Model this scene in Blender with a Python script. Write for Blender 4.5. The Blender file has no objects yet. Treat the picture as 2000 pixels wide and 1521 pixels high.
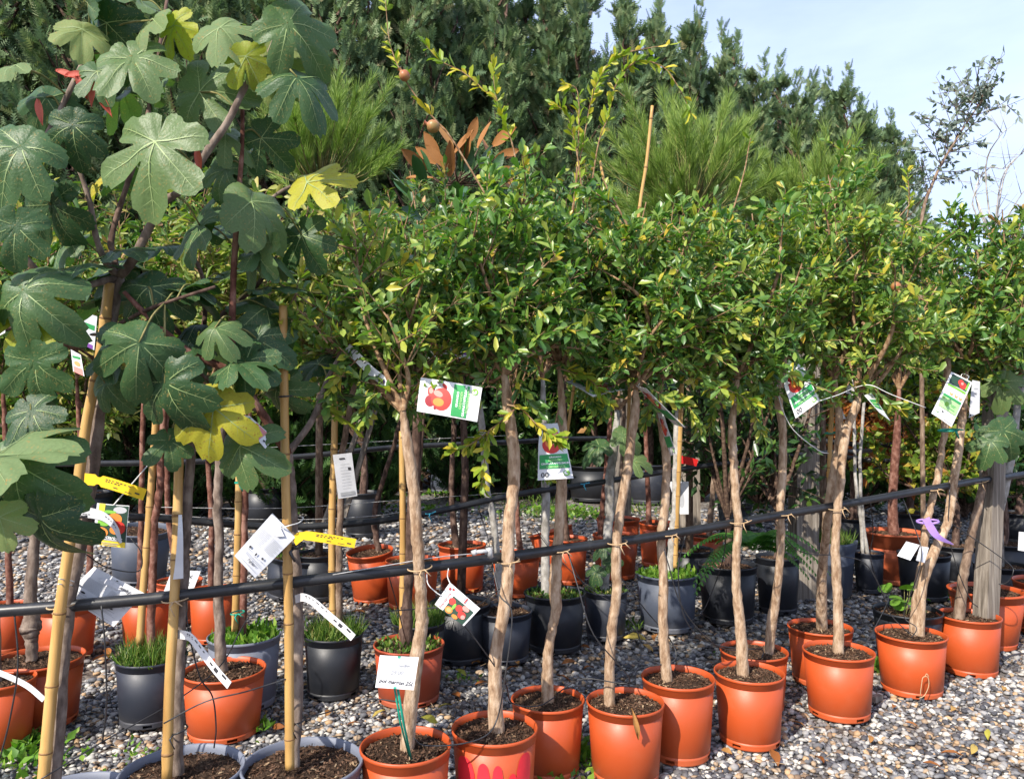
import bpy, math
import numpy as np
from mathutils import Vector, Matrix

# ------------------------------------------------------------------ camera, sky, sun, exposure
S = bpy.context.scene
COL = S.collection
R = math.radians
FPX, HOR, CAMH = 1500.0, 800.0, 1.6          # focal length in photo pixels, horizon row, eye height
PITCH = math.atan((HOR - 760.5) / FPX)
cam_data = bpy.data.cameras.new('camera')
cam_data.sensor_width = 36.0
cam_data.lens = 36.0 * FPX / 2000.0
cam_data.clip_end = 600
cam_data.clip_start = 0.05
cam = bpy.data.objects.new('camera', cam_data)
cam.location = (0, 0, CAMH)
cam.rotation_euler = (R(90) + PITCH, 0, 0)
COL.objects.link(cam)
S.camera = cam

SUN_AZ, SUN_EL = 35.0, 40.0                   # sun stands behind the camera, to its left
W = bpy.data.worlds.new('World'); S.world = W; W.use_nodes = True
nt = W.node_tree; nt.nodes.clear()
wo = nt.nodes.new('ShaderNodeOutputWorld'); bg = nt.nodes.new('ShaderNodeBackground')
sky = nt.nodes.new('ShaderNodeTexSky'); sky.sky_type = 'NISHITA'; sky.sun_disc = False
sky.sun_elevation = R(SUN_EL); sky.sun_rotation = R(180 + SUN_AZ)
sky.dust_density = 2.2; sky.air_density = 1.0; sky.ozone_density = 1.6
tc = nt.nodes.new('ShaderNodeTexCoord')
mp = nt.nodes.new('ShaderNodeMapping'); mp.inputs['Scale'].default_value = (1.0, 1.0, 3.2)
nz = nt.nodes.new('ShaderNodeTexNoise'); nz.inputs['Scale'].default_value = 1.7
nz.inputs['Detail'].default_value = 6; nz.inputs['Roughness'].default_value = 0.55
cr = nt.nodes.new('ShaderNodeValToRGB')
cr.color_ramp.elements[0].position = 0.30; cr.color_ramp.elements[0].color = (0.35, 0.35, 0.35, 1)
cr.color_ramp.elements[1].position = 0.72; cr.color_ramp.elements[1].color = (0.86, 0.86, 0.86, 1)
mx = nt.nodes.new('ShaderNodeMix'); mx.data_type = 'RGBA'
mx.inputs['B'].default_value = (5.6, 6.6, 9.6, 1)      # thin veil of high cloud
nt.links.new(tc.outputs['Generated'], mp.inputs['Vector']); nt.links.new(mp.outputs['Vector'], nz.inputs['Vector'])
nt.links.new(nz.outputs['Fac'], cr.inputs['Fac']); nt.links.new(cr.outputs['Color'], mx.inputs['Factor'])
nt.links.new(sky.outputs['Color'], mx.inputs['A']); nt.links.new(mx.outputs['Result'], bg.inputs['Color'])
bg.inputs['Strength'].default_value = 0.118
nt.links.new(bg.outputs['Background'], wo.inputs['Surface'])

sd = bpy.data.lights.new('sun', 'SUN'); sd.energy = 4.6; sd.angle = R(0.53); sd.color = (1.0, 0.93, 0.82)
sun = bpy.data.objects.new('sun', sd); COL.objects.link(sun)
to_sun = Vector((-math.sin(R(SUN_AZ)) * math.cos(R(SUN_EL)), -math.cos(R(SUN_AZ)) * math.cos(R(SUN_EL)), math.sin(R(SUN_EL))))
sun.rotation_euler = to_sun.to_track_quat('Z', 'Y').to_euler(); sun.location = to_sun * 30
S.view_settings.view_transform = 'Standard'; S.view_settings.look = 'None'
S.view_settings.gamma = 1.0; S.view_settings.exposure = 0.72; S.view_settings.use_curve_mapping = False
S.render.engine = 'CYCLES'
S.cycles.max_bounces = 4; S.cycles.diffuse_bounces = 2; S.cycles.glossy_bounces = 2; S.cycles.transmission_bounces = 3

# ------------------------------------------------------------------ where a pixel of the plan lies
CP, SP = math.cos(PITCH), math.sin(PITCH)
def P(px, py, y):
    """point seen at photo pixel (px,py) at depth y metres"""
    u = (px - 1000) / FPX; v = (760.5 - py) / FPX
    fy = CP - v * SP; fz = v * CP + SP
    k = y / fy
    return Vector((u * k, y, CAMH + fz * k))
def G(px, py):
    """ground point seen at a pixel"""
    u = (px - 1000) / FPX; v = (760.5 - py) / FPX
    fy = CP - v * SP; fz = v * CP + SP
    k = -CAMH / fz
    return Vector((u * k, fy * k, 0))

# ------------------------------------------------------------------ mesh helpers
def tag(o, label=None, cat=None, group=None, kind=None):
    if label: o['label'] = label
    if cat: o['category'] = cat
    if group: o['group'] = group
    if kind: o['kind'] = kind
    return o
def link(o, parent=None):
    COL.objects.link(o)
    if parent is not None: o.parent = parent
    return o
def empty(name, loc, label, cat, group=None):
    o = bpy.data.objects.new(name, None); o.location = loc; o.empty_display_size = 0.1
    link(o); return tag(o, label, cat, group)
class MB:
    """collects verts and faces; build() links ONE mesh object, verts given in world space"""
    def __init__(s): s.v = []; s.f = []; s.m = []; s.n = 0
    def add(s, v, f, m=0):
        n = s.n
        s.v.extend([tuple(p) for p in v]); s.n += len(v)
        s.f.extend([tuple(i + n for i in q) for q in f]); s.m.extend([m] * len(f))
    def tube(s, pts, rad, sides=8, m=0, caps=True, wob=0.0, rng=None):
        pts = [Vector(p) for p in pts]; n = len(pts)
        if not hasattr(rad, '__len__'): rad = [rad] * n
        t = (pts[1] - pts[0]).normalized()
        a = t.orthogonal().normalized(); V = []; F = []
        for i, p in enumerate(pts):
            if i == 0: t = (pts[1] - pts[0]).normalized()
            elif i == n - 1: t = (pts[-1] - pts[-2]).normalized()
            else: t = ((pts[i + 1] - p).normalized() + (p - pts[i - 1]).normalized()).normalized()
            a = (a - t * a.dot(t))
            a = a.normalized() if a.length > 1e-6 else t.orthogonal().normalized()
            b = t.cross(a)
            for k in range(sides):
                th = 2 * math.pi * k / sides
                r = rad[i] * (1 + (wob * (rng.random() - .5) * 2 if rng is not None and wob else 0))
                V.append(p + (a * math.cos(th) + b * math.sin(th)) * r)
        for i in range(n - 1):
            for k in range(sides):
                k2 = (k + 1) % sides
                F.append((i * sides + k, i * sides + k2, (i + 1) * sides + k2, (i + 1) * sides + k))
        if caps:
            F.append(tuple(range(sides - 1, -1, -1))); F.append(tuple((n - 1) * sides + k for k in range(sides)))
        s.add(V, F, m)
    def box(s, c, sx, sy, sz, rot=None, m=0):
        V = [Vector((x, y, z)) for x in (-sx / 2, sx / 2) for y in (-sy / 2, sy / 2) for z in (-sz / 2, sz / 2)]
        if rot is not None: V = [rot @ v for v in V]
        c = Vector(c)
        s.add([v + c for v in V], [(0, 1, 3, 2), (4, 6, 7, 5), (0, 4, 5, 1), (2, 3, 7, 6), (0, 2, 6, 4), (1, 5, 7, 3)], m)
    def mesh(s, name, mats, smooth=True):
        me = bpy.data.meshes.new(name); me.from_pydata(s.v, [], s.f)
        for q in (mats if isinstance(mats, (list, tuple)) else [mats]): me.materials.append(q)
        if any(s.m): me.polygons.foreach_set('material_index', s.m)
        if smooth: me.polygons.foreach_set('use_smooth', [True] * len(s.f))
        me.update(); return me
    def build(s, name, mats, parent=None, smooth=True):
        me = s.mesh(name, mats, smooth)
        o = bpy.data.objects.new(name, me); link(o)
        if parent is not None:
            o.parent = parent; o.matrix_parent_inverse = parent_world(parent).inverted()
        return o
def parent_world(p):
    m = Matrix.Identity(4)
    while p is not None:
        m = (Matrix.LocRotScale(p.location, p.rotation_euler, p.scale)) @ m if p.parent is None else (p.matrix_parent_inverse @ Matrix.LocRotScale(p.location, p.rotation_euler, p.scale)) @ m
        p = p.parent
    return m
def big_mesh(name, V, F, mats, smooth=False, midx=None):
    """fast mesh from numpy arrays; F is (n,3) or (n,4)"""
    me = bpy.data.meshes.new(name); V = np.asarray(V, np.float32); F = np.asarray(F, np.int32)
    k = F.shape[1]; n = len(F)
    me.vertices.add(len(V)); me.vertices.foreach_set('co', V.ravel())
    me.loops.add(n * k); me.loops.foreach_set('vertex_index', F.ravel())
    me.polygons.add(n); me.polygons.foreach_set('loop_start', np.arange(0, n * k, k, dtype=np.int32))
    if smooth: me.polygons.foreach_set('use_smooth', np.ones(n, bool))
    for q in (mats if isinstance(mats, (list, tuple)) else [mats]): me.materials.append(q)
    if midx is not None: me.polygons.foreach_set('material_index', np.asarray(midx, np.int32))
    me.update(calc_edges=True); return me
def put(name, me, parent=None):
    o = bpy.data.objects.new(name, me); link(o)
    if parent is not None:
        o.parent = parent; o.matrix_parent_inverse = parent_world(parent).inverted()
    return o
def nrm(a): return a / np.maximum(np.linalg.norm(a, axis=1, keepdims=True), 1e-9)
def scatter(tmplV, tmplF, pos, d, n, L, Wd):
    """copies of a leaf template: x along d, y across, z along n"""
    d = nrm(d); n = n - d * (n * d).sum(1, keepdims=True); n = nrm(n); s = np.cross(n, d)
    T = np.asarray(tmplV)
    V = (pos[:, None, :] + T[None, :, 0:1] * (d * L[:, None])[:, None, :] + T[None, :, 1:2] * (s * Wd[:, None])[:, None, :]
         + T[None, :, 2:3] * (n * L[:, None])[:, None, :])
    k = len(T); F = np.asarray(tmplF)
    FF = F[None] + (np.arange(len(pos)) * k)[:, None, None]
    return V.reshape(-1, 3), FF.reshape(-1, F.shape[1])
# lanceolate leaf folded on its midrib; rounder leaf; needle
LEAF_V = [(0, 0, 0), (.33, 0, -.03), (.70, 0, -.03), (1, 0, -.10), (.30, .36, .05), (.72, .50, .05), (.30, -.36, .05), (.72, -.50, .05)]
LEAF_F = [(0, 1, 4), (4, 1, 2), (4, 2, 5), (5, 2, 3), (0, 6, 1), (6, 2, 1), (6, 7, 2), (7, 3, 2)]
LEAF4_V = [(0, 0, 0), (.5, 0, -.04), (1, 0, -.10), (.45, .5, .04), (.45, -.5, .04)]
LEAF4_F = [(0, 1, 3), (3, 1, 2), (0, 4, 1), (4, 2, 1)]
def lerp_path(pts, n):
    """smooth path (Catmull-Rom) through points"""
    p = [Vector(q) for q in pts]; p = [p[0] * 2 - p[1]] + p + [p[-1] * 2 - p[-2]]; out = []
    m = len(p) - 3
    for i in range(m):
        for k in range(n):
            t = k / n; a, b, c, d = p[i], p[i + 1], p[i + 2], p[i + 3]
            out.append(0.5 * ((2 * b) + (c - a) * t + (2 * a - 5 * b + 4 * c - d) * t * t + (3 * b - a - 3 * c + d) * t ** 3))
    out.append(p[-2]); return out

# ------------------------------------------------------------------ materials
def new_mat(name):
    m = bpy.data.materials.new(name); m.use_nodes = True
    t = m.node_tree; b = t.nodes['Principled BSDF']; return m, t, b
def N(t, kind, **kw):
    n = t.nodes.new(kind)
    for k, v in kw.items():
        if k in n.inputs: n.inputs[k].default_value = v
        else: setattr(n, k, v)
    return n
def ramp(t, stops, fac, interp='LINEAR'):
    r = t.nodes.new('ShaderNodeValToRGB'); e = r.color_ramp.elements; r.color_ramp.interpolation = interp
    while len(e) < len(stops): e.new(0.5)
    for q, (p, c) in zip(e, stops): q.position = p; q.color = (*c, 1)
    t.links.new(fac, r.inputs['Fac']); return r
def coords(t, obj=True, scale=(1, 1, 1)):
    c = t.nodes.new('ShaderNodeTexCoord'); m = N(t, 'ShaderNodeMapping'); m.inputs['Scale'].default_value = scale
    t.links.new(c.outputs['Object' if obj else 'Generated'], m.inputs['Vector']); return m.outputs['Vector']
def surf(name, stops, scale=20, rough=.7, bump=.0, bscale=None, stretch=(1, 1, 1), spec=.3, rand=.0, detail=6, dist=0.003):
    """noise-coloured surface with optional relief and a slight change from object to object"""
    m, t, b = new_mat(name); v = coords(t, True, stretch)
    n = N(t, 'ShaderNodeTexNoise', Scale=scale, Detail=detail, Roughness=.6); t.links.new(v, n.inputs['Vector'])
    c = ramp(t, stops, n.outputs['Fac']).outputs['Color']
    if rand:
        oi = t.nodes.new('ShaderNodeObjectInfo'); mr = N(t, 'ShaderNodeMapRange'); mr.inputs['To Min'].default_value = 1 - rand; mr.inputs['To Max'].default_value = 1 + rand
        t.links.new(oi.outputs['Random'], mr.inputs['Value']); h = N(t, 'ShaderNodeHueSaturation')
        t.links.new(mr.outputs['Result'], h.inputs['Value']); t.links.new(c, h.inputs['Color']); c = h.outputs['Color']
    t.links.new(c, b.inputs['Base Color']); b.inputs['Roughness'].default_value = rough
    b.inputs['Specular IOR Level'].default_value = spec
    if bump:
        n2 = N(t, 'ShaderNodeTexNoise', Scale=bscale or scale * 2, Detail=5, Roughness=.65); t.links.new(v, n2.inputs['Vector'])
        bp = N(t, 'ShaderNodeBump', Strength=bump, Distance=dist); t.links.new(n2.outputs['Fac'], bp.inputs['Height']); t.links.new(bp.outputs['Normal'], b.inputs['Normal'])
    return m
def leafmat(name, stops, rough=.42, trans=.32, spec=.35, per_object=False, blot=None, tint=(.92, 1.28, .42)):
    """thin leaf: colour differs from leaf to leaf, some light passes through"""
    m, t, b = new_mat(name)
    if per_object: rnd = t.nodes.new('ShaderNodeObjectInfo').outputs['Random']
    else: rnd = t.nodes.new('ShaderNodeNewGeometry').outputs['Random Per Island']
    c = ramp(t, stops, rnd).outputs['Color']
    v = coords(t)
    n = N(t, 'ShaderNodeTexNoise', Scale=28 if per_object else 60, Detail=4); t.links.new(v, n.inputs['Vector'])
    if blot:
        r2 = ramp(t, [(.55, (0, 0, 0)), (.70, (1, 1, 1))], n.outputs['Fac'])
        n3 = N(t, 'ShaderNodeTexNoise', Scale=7, Detail=3); t.links.new(v, n3.inputs['Vector'])
        r3 = ramp(t, [(.50, (0, 0, 0)), (.62, (1, 1, 1))], n3.outputs['Fac'])
        mu = N(t, 'ShaderNodeMath', operation='MULTIPLY'); t.links.new(r2.outputs['Color'], mu.inputs[0]); t.links.new(r3.outputs['Color'], mu.inputs[1])
        x = t.nodes.new('ShaderNodeMix'); x.data_type = 'RGBA'; x.inputs['B'].default_value = (*blot, 1)
        t.links.new(mu.outputs['Value'], x.inputs['Factor']); t.links.new(c, x.inputs['A']); c = x.outputs['Result']
    mr = N(t, 'ShaderNodeMapRange'); mr.inputs['To Min'].default_value = .75; mr.inputs['To Max'].default_value = 1.25
    t.links.new(n.outputs['Fac'], mr.inputs['Value']); h = N(t, 'ShaderNodeHueSaturation'); t.links.new(mr.outputs['Result'], h.inputs['Value'])
    t.links.new(c, h.inputs['Color']); c = h.outputs['Color']
    t.links.new(c, b.inputs['Base Color']); b.inputs['Roughness'].default_value = rough; b.inputs['Specular IOR Level'].default_value = spec
    if per_object:
        bp = N(t, 'ShaderNodeBump', Strength=.35, Distance=.004); t.links.new(n.outputs['Fac'], bp.inputs['Height']); t.links.new(bp.outputs['Normal'], b.inputs['Normal'])
    tr = t.nodes.new('ShaderNodeBsdfTranslucent'); g = N(t, 'ShaderNodeMix', data_type='RGBA', blend_type='MULTIPLY'); g.inputs['Factor'].default_value = 1
    g.inputs['B'].default_value = (*tint, 1); t.links.new(c, g.inputs['A']); t.links.new(g.outputs['Result'], tr.inputs['Color'])
    ms = N(t, 'ShaderNodeMixShader', Fac=trans); out = t.nodes['Material Output']
    t.links.new(b.outputs['BSDF'], ms.inputs[1]); t.links.new(tr.outputs['BSDF'], ms.inputs[2]); t.links.new(ms.outputs['Shader'], out.inputs['Surface'])
    return m
def plastic(name, col, rough=.45, dust=(.35, .3, .25), dustamt=.35, rand=.06, low=.25):
    """moulded pot plastic with scuffs, and dust splashed up near the foot"""
    m, t, b = new_mat(name); v = coords(t)
    n = N(t, 'ShaderNodeTexNoise', Scale=3.5, Detail=7, Roughness=.65); t.links.new(v, n.inputs['Vector'])
    n2 = N(t, 'ShaderNodeTexNoise', Scale=60, Detail=3); t.links.new(v, n2.inputs['Vector'])
    sep = t.nodes.new('ShaderNodeSeparateXYZ'); t.links.new(v, sep.inputs['Vector'])
    zr = N(t, 'ShaderNodeMapRange'); zr.inputs['From Min'].default_value = 0; zr.inputs['From Max'].default_value = low; zr.inputs['To Min'].default_value = .30; zr.inputs['To Max'].default_value = 0
    t.links.new(sep.outputs['Z'], zr.inputs['Value'])
    ad = N(t, 'ShaderNodeMath', operation='ADD'); t.links.new(n.outputs['Fac'], ad.inputs[0]); t.links.new(zr.outputs['Result'], ad.inputs[1])
    r = ramp(t, [(.52, (0, 0, 0)), (.95, (1, 1, 1))], ad.outputs['Value'])
    mu = N(t, 'ShaderNodeMath', operation='MULTIPLY'); mu.inputs[1].default_value = dustamt; t.links.new(r.outputs['Color'], mu.inputs[0])
    oi = t.nodes.new('ShaderNodeObjectInfo'); mr = N(t, 'ShaderNodeMapRange'); mr.inputs['To Min'].default_value = 1 - rand * 2; mr.inputs['To Max'].default_value = 1 + rand
    t.links.new(oi.outputs['Random'], mr.inputs['Value']); h = N(t, 'ShaderNodeHueSaturation'); h.inputs['Color'].default_value = (*col, 1); t.links.new(mr.outputs['Result'], h.inputs['Value'])
    x = t.nodes.new('ShaderNodeMix'); x.data_type = 'RGBA'; x.inputs['B'].default_value = (*dust, 1)
    t.links.new(mu.outputs['Value'], x.inputs['Factor']); t.links.new(h.outputs['Color'], x.inputs['A']); t.links.new(x.outputs['Result'], b.inputs['Base Color'])
    rr = N(t, 'ShaderNodeMapRange'); rr.inputs['To Min'].default_value = rough - .08; rr.inputs['To Max'].default_value = rough + .22
    t.links.new(n.outputs['Fac'], rr.inputs['Value']); t.links.new(rr.outputs['Result'], b.inputs['Roughness'])
    bp = N(t, 'ShaderNodeBump', Strength=.08, Distance=.002); t.links.new(n2.outputs['Fac'], bp.inputs['Height']); t.links.new(bp.outputs['Normal'], b.inputs['Normal'])
    return m
def flat(name, col, rough=.5, spec=.3):
    m, t, b = new_mat(name); v = coords(t)
    n = N(t, 'ShaderNodeTexNoise', Scale=35, Detail=4); t.links.new(v, n.inputs['Vector'])
    lo = tuple(c * .88 for c in col); t.links.new(ramp(t, [(.3, lo), (.7, col)], n.outputs['Fac']).outputs['Color'], b.inputs['Base Color'])
    b.inputs['Roughness'].default_value = rough; b.inputs['Specular IOR Level'].default_value = spec; return m

def bark(name, dark, mid, light, scale=30, stretch=(1, 1, .22), bump=.9, dist=.006):
    return surf(name, [(.36, dark), (.50, mid), (.64, light)], scale=scale, rough=.85, bump=bump, bscale=scale * 1.6, stretch=stretch, spec=.15, rand=.08, dist=dist)

M = {}
M['orange'] = plastic('orange_plastic', (.43, .068, .014), .42, (.40, .15, .07), .24)
M['brown'] = plastic('brown_plastic', (.36, .060, .022), .5, (.36, .15, .08), .35)
M['terracotta'] = plastic('terracotta_plastic', (.46, .10, .035), .55, (.45, .2, .11), .45)
M['black'] = plastic('black_plastic', (.012, .014, .019), .42, (.09, .085, .085), .22)
M['dark'] = plastic('dark_slate_plastic', (.020, .024, .036), .45, (.13, .125, .125), .30)
M['grey'] = plastic('grey_plastic', (.065, .078, .11), .5, (.2, .19, .185), .35)
M['palegrey'] = plastic('pale_grey_plastic', (.15, .165, .21), .5, (.28, .27, .26), .5)
M['reddecal'] = flat('red_decal', (.80, .035, .05), .45)
M['soil'] = surf('soil', [(.3, (.018, .011, .008)), (.5, (.055, .034, .023)), (.68, (.12, .078, .052)), (.85, (.2, .15, .11))], 26, .95, 1.0, 40, spec=.1, dist=.02, rand=.12)
M['chips'] = surf('bark_chips', [(.35, (.045, .024, .015)), (.6, (.125, .072, .046)), (.8, (.24, .16, .11))], 9, .9, .3, spec=.1)
M['chips2'] = surf('pale_chips', [(.3, (.16, .1, .06)), (.6, (.36, .26, .16)), (.8, (.5, .4, .27))], 12, .9, .3, spec=.1)
M['pombark'] = bark('pomegranate_bark', (.22, .135, .080), (.37, .255, .165), (.50, .375, .265), 46, (1, 1, .35), .9, .008)
M['figbark'] = bark('fig_bark', (.10, .075, .060), (.18, .135, .108), (.27, .215, .175), 30, (1, 1, .5), .6)
M['darkbark'] = bark('dark_bark', (.045, .028, .022), (.095, .058, .045), (.17, .115, .09), 30, (1, 1, .5), .6)
M['redbark'] = bark('red_bark', (.085, .035, .025), (.16, .07, .05), (.27, .15, .115), 26, (1, 1, .7), .5)
M['greybark'] = bark('pale_grey_bark', (.20, .185, .165), (.33, .31, .28), (.45, .43, .40), 22, (1, 1, .8), .4)
M['brownbark'] = bark('brown_bark', (.10, .065, .045), (.19, .13, .092), (.30, .225, .165), 30, (1, 1, .4), .7)
M['twig'] = bark('twig_bark', (.13, .070, .038), (.24, .145, .08), (.36, .25, .15), 40, (1, 1, 1), .3)
M['darktwig'] = bark('dark_twig_bark', (.035, .02, .015), (.08, .05, .035), (.15, .1, .07), 40, (1, 1, 1), .3)
M['greentwig'] = bark('green_twig', (.10, .12, .04), (.18, .17, .06), (.26, .22, .10), 30, (1, 1, .6), .3)
M['oldwood'] = surf('weathered_wood', [(.25, (.075, .062, .05)), (.5, (.20, .17, .14)), (.75, (.36, .32, .27))], 22, .9, .9, 30, (2.2, 2.2, .10), .1, dist=.006)
M['cane_node'] = flat('cane_node', (.24, .13, .05), .6)
M['bamboo'] = surf('bamboo', [(.25, (.29, .155, .045)), (.5, (.46, .275, .090)), (.75, (.56, .37, .15))], 14, .42, .15, 40, (1.5, 1.5, .18), .35, rand=.10)
M['pipe'] = surf('black_pipe', [(.3, (.011, .012, .014)), (.6, (.020, .021, .024)), (.85, (.06, .058, .055))], 12, .38, .1, 60, (1, 1, 1), .45)
M['tube'] = surf('drip_tube', [(.3, (.012, .012, .014)), (.7, (.04, .04, .042))], 20, .4, spec=.45)
M['wire'] = surf('galvanised_wire', [(.3, (.22, .22, .22)), (.7, (.5, .5, .5))], 60, .4, spec=.5)
M['cord'] = flat('raffia_cord', (.48, .33, .19), .8)
M['whitecord'] = flat('white_cord', (.78, .76, .72), .6)
M['bluetie'] = flat('blue_tie', (.06, .36, .52), .5)
M['greentie'] = flat('green_tie', (.015, .28, .19), .45)
M['purpletie'] = flat('purple_tie', (.40, .25, .68), .5)
M['redtape'] = flat('red_tape', (.78, .03, .03), .4)
M['card'] = surf('white_card', [(.35, (.56, .56, .575)), (.65, (.67, .67, .675))], 9, .38, .12, 14, (1, 1, 1), .35, dist=.01)
M['greycard'] = surf('grey_card', [(.35, (.42, .43, .46)), (.65, (.52, .53, .56))], 9, .45, .1, 14, (1, 1, 1), .3, dist=.01)
M['yellowtag'] = flat('yellow_tag', (.76, .50, .022), .45)
M['ink'] = flat('black_ink', (.035, .035, .04), .6)
M['greyink'] = flat('grey_ink', (.30, .31, .33), .6)
M['paleink'] = flat('pale_ink', (.58, .58, .60), .6)
M['pgreen'] = flat('print_green', (.035, .30, .085), .45)
M['plime'] = flat('print_lime', (.36, .62, .26), .45)
M['pleafgreen'] = flat('print_leaf_green', (.20, .46, .06), .45)
M['pred'] = flat('print_red', (.60, .045, .035), .45)
M['pdred'] = flat('print_dark_red', (.30, .02, .03), .45)
M['ppink'] = flat('print_pink', (.76, .28, .24), .45)
M['prose'] = flat('print_rose', (.60, .23, .23), .45)
M['porange'] = flat('print_orange', (.78, .25, .05), .45)
M['ptan'] = flat('print_tan', (.62, .36, .14), .45)
M['pdark'] = flat('print_dark_green', (.025, .06, .04), .45)
M['pwhite'] = flat('print_white', (.86, .86, .86), .45)
M['pgrey'] = flat('print_grey', (.45, .46, .48), .45)
M['ppurple'] = flat('print_purple', (.20, .06, .32), .45)
M['pyellow'] = flat('print_yellow', (.82, .60, .05), .45)
M['fruit'] = surf('pomegranate_skin', [(.3, (.20, .17, .05)), (.5, (.34, .16, .06)), (.7, (.30, .05, .03))], 30, .4, spec=.4)
M['grasstuft'] = leafmat('grass_blades', [(0, (.035, .085, .014)), (.5, (.08, .16, .022)), (.85, (.15, .23, .035)), (1, (.30, .27, .10))], .5, .3)
M['weed'] = leafmat('weed_leaves', [(0, (.07, .18, .02)), (.6, (.14, .28, .03)), (1, (.26, .38, .06))], .5, .35)
M['fern'] = leafmat('fern_fronds', [(0, (.05, .16, .03)), (.5, (.09, .24, .04)), (1, (.14, .30, .06))], .5, .35)
# foliage
M['pom'] = leafmat('pomegranate_leaves', [(0, (.056, .140, .034)), (.32, (.098, .205, .045)), (.60, (.155, .265, .055)), (.80, (.235, .33, .065)), (.92, (.35, .39, .065)), (.972, (.50, .44, .05)), (1, (.48, .30, .05))], .34, .36, .5)
M['pomlight'] = leafmat('pale_pomegranate_leaves', [(0, (.082, .175, .04)), (.32, (.14, .24, .05)), (.60, (.215, .31, .06)), (.80, (.31, .38, .068)), (.92, (.43, .43, .065)), (1, (.54, .42, .055))], .36, .36, .45)
M['pomyel'] = leafmat('young_pomegranate_leaves', [(0, (.13, .23, .02)), (.4, (.24, .33, .03)), (.75, (.42, .42, .04)), (1, (.55, .42, .04))], .42, .34)
M['figleaf'] = leafmat('fig_leaf', [(0, (.026, .064, .024)), (.4, (.046, .100, .036)), (.75, (.074, .136, .048)), (1, (.115, .175, .06))], .42, .24, .3, True, (.20, .16, .05))
M['figyellow'] = leafmat('yellowed_fig_leaf', [(0, (.16, .24, .03)), (.5, (.34, .36, .035)), (1, (.50, .42, .04))], .5, .35, .3, True, (.22, .085, .02))
M['figpale'] = leafmat('pale_fig_leaf_underside', [(0, (.16, .23, .10)), (1, (.23, .28, .10))], .6, .35, .2, True, (.30, .19, .06))
M['figvein'] = flat('fig_vein', (.25, .33, .13), .5)
M['fruitleaf'] = leafmat('fruit_tree_leaves', [(0, (.030, .085, .016)), (.4, (.065, .145, .022)), (.75, (.15, .22, .03)), (.92, (.32, .30, .05)), (1, (.42, .22, .08))], .42, .32)
M['paleleaf'] = leafmat('pale_tree_leaves', [(0, (.09, .16, .03)), (.4, (.17, .23, .045)), (.75, (.30, .31, .07)), (1, (.46, .38, .12))], .45, .38)
M['darkleaf'] = leafmat('laurel_leaves', [(0, (.016, .050, .014)), (.5, (.032, .085, .020)), (.85, (.06, .13, .025)), (1, (.12, .18, .03))], .34, .2, .45)
M['limeleaf'] = leafmat('maple_leaves', [(0, (.09, .17, .02)), (.5, (.17, .25, .03)), (.85, (.34, .33, .04)), (1, (.42, .16, .04))], .45, .4)
M['rustleaf'] = leafmat('rusty_leaves', [(0, (.30, .085, .02)), (.5, (.42, .16, .04)), (1, (.50, .28, .06))], .5, .4, tint=(1.3, .9, .5))
M['magbrown'] = leafmat('magnolia_underside', [(0, (.24, .105, .032)), (.5, (.34, .155, .05)), (1, (.40, .21, .075))], .6, .12, .2, True, (.22, .08, .03), (1.1, .9, .6))
M['maggreen'] = leafmat('magnolia_leaf', [(0, (.018, .06, .018)), (1, (.04, .11, .03))], .28, .12, .5, True)
M['cypress'] = leafmat('cypress_sprays', [(0, (.065, .120, .060)), (.45, (.120, .190, .086)), (.8, (.175, .240, .108)), (.97, (.215, .255, .125)), (1, (.24, .20, .10))], .55, .26, .2, tint=(1.05, 1.15, .7))
M['thuja'] = leafmat('thuja_sprays', [(0, (.020, .052, .016)), (.5, (.034, .082, .022)), (1, (.07, .13, .03))], .55, .18, .2)
M['pine'] = leafmat('pine_needles', [(0, (.11, .19, .035)), (.5, (.19, .29, .055)), (1, (.30, .38, .085))], .45, .25)
M['euc'] = leafmat('eucalyptus_leaves', [(0, (.12, .16, .14)), (.5, (.18, .22, .19)), (1, (.26, .30, .26))], .5, .2)
M['deadleaf'] = leafmat('dead_leaf', [(0, (.20, .07, .02)), (.35, (.33, .13, .04)), (.6, (.38, .21, .07)), (.85, (.45, .30, .10)), (1, (.34, .33, .05))], .6, .15, .2, True, (.12, .05, .02), (1.1, .9, .6))
M['coral'] = leafmat('coral_red_leaf', [(0, (.50, .09, .06)), (1, (.62, .17, .12))], .5, .3, .3, True, None, (1.2, .8, .7))
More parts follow.
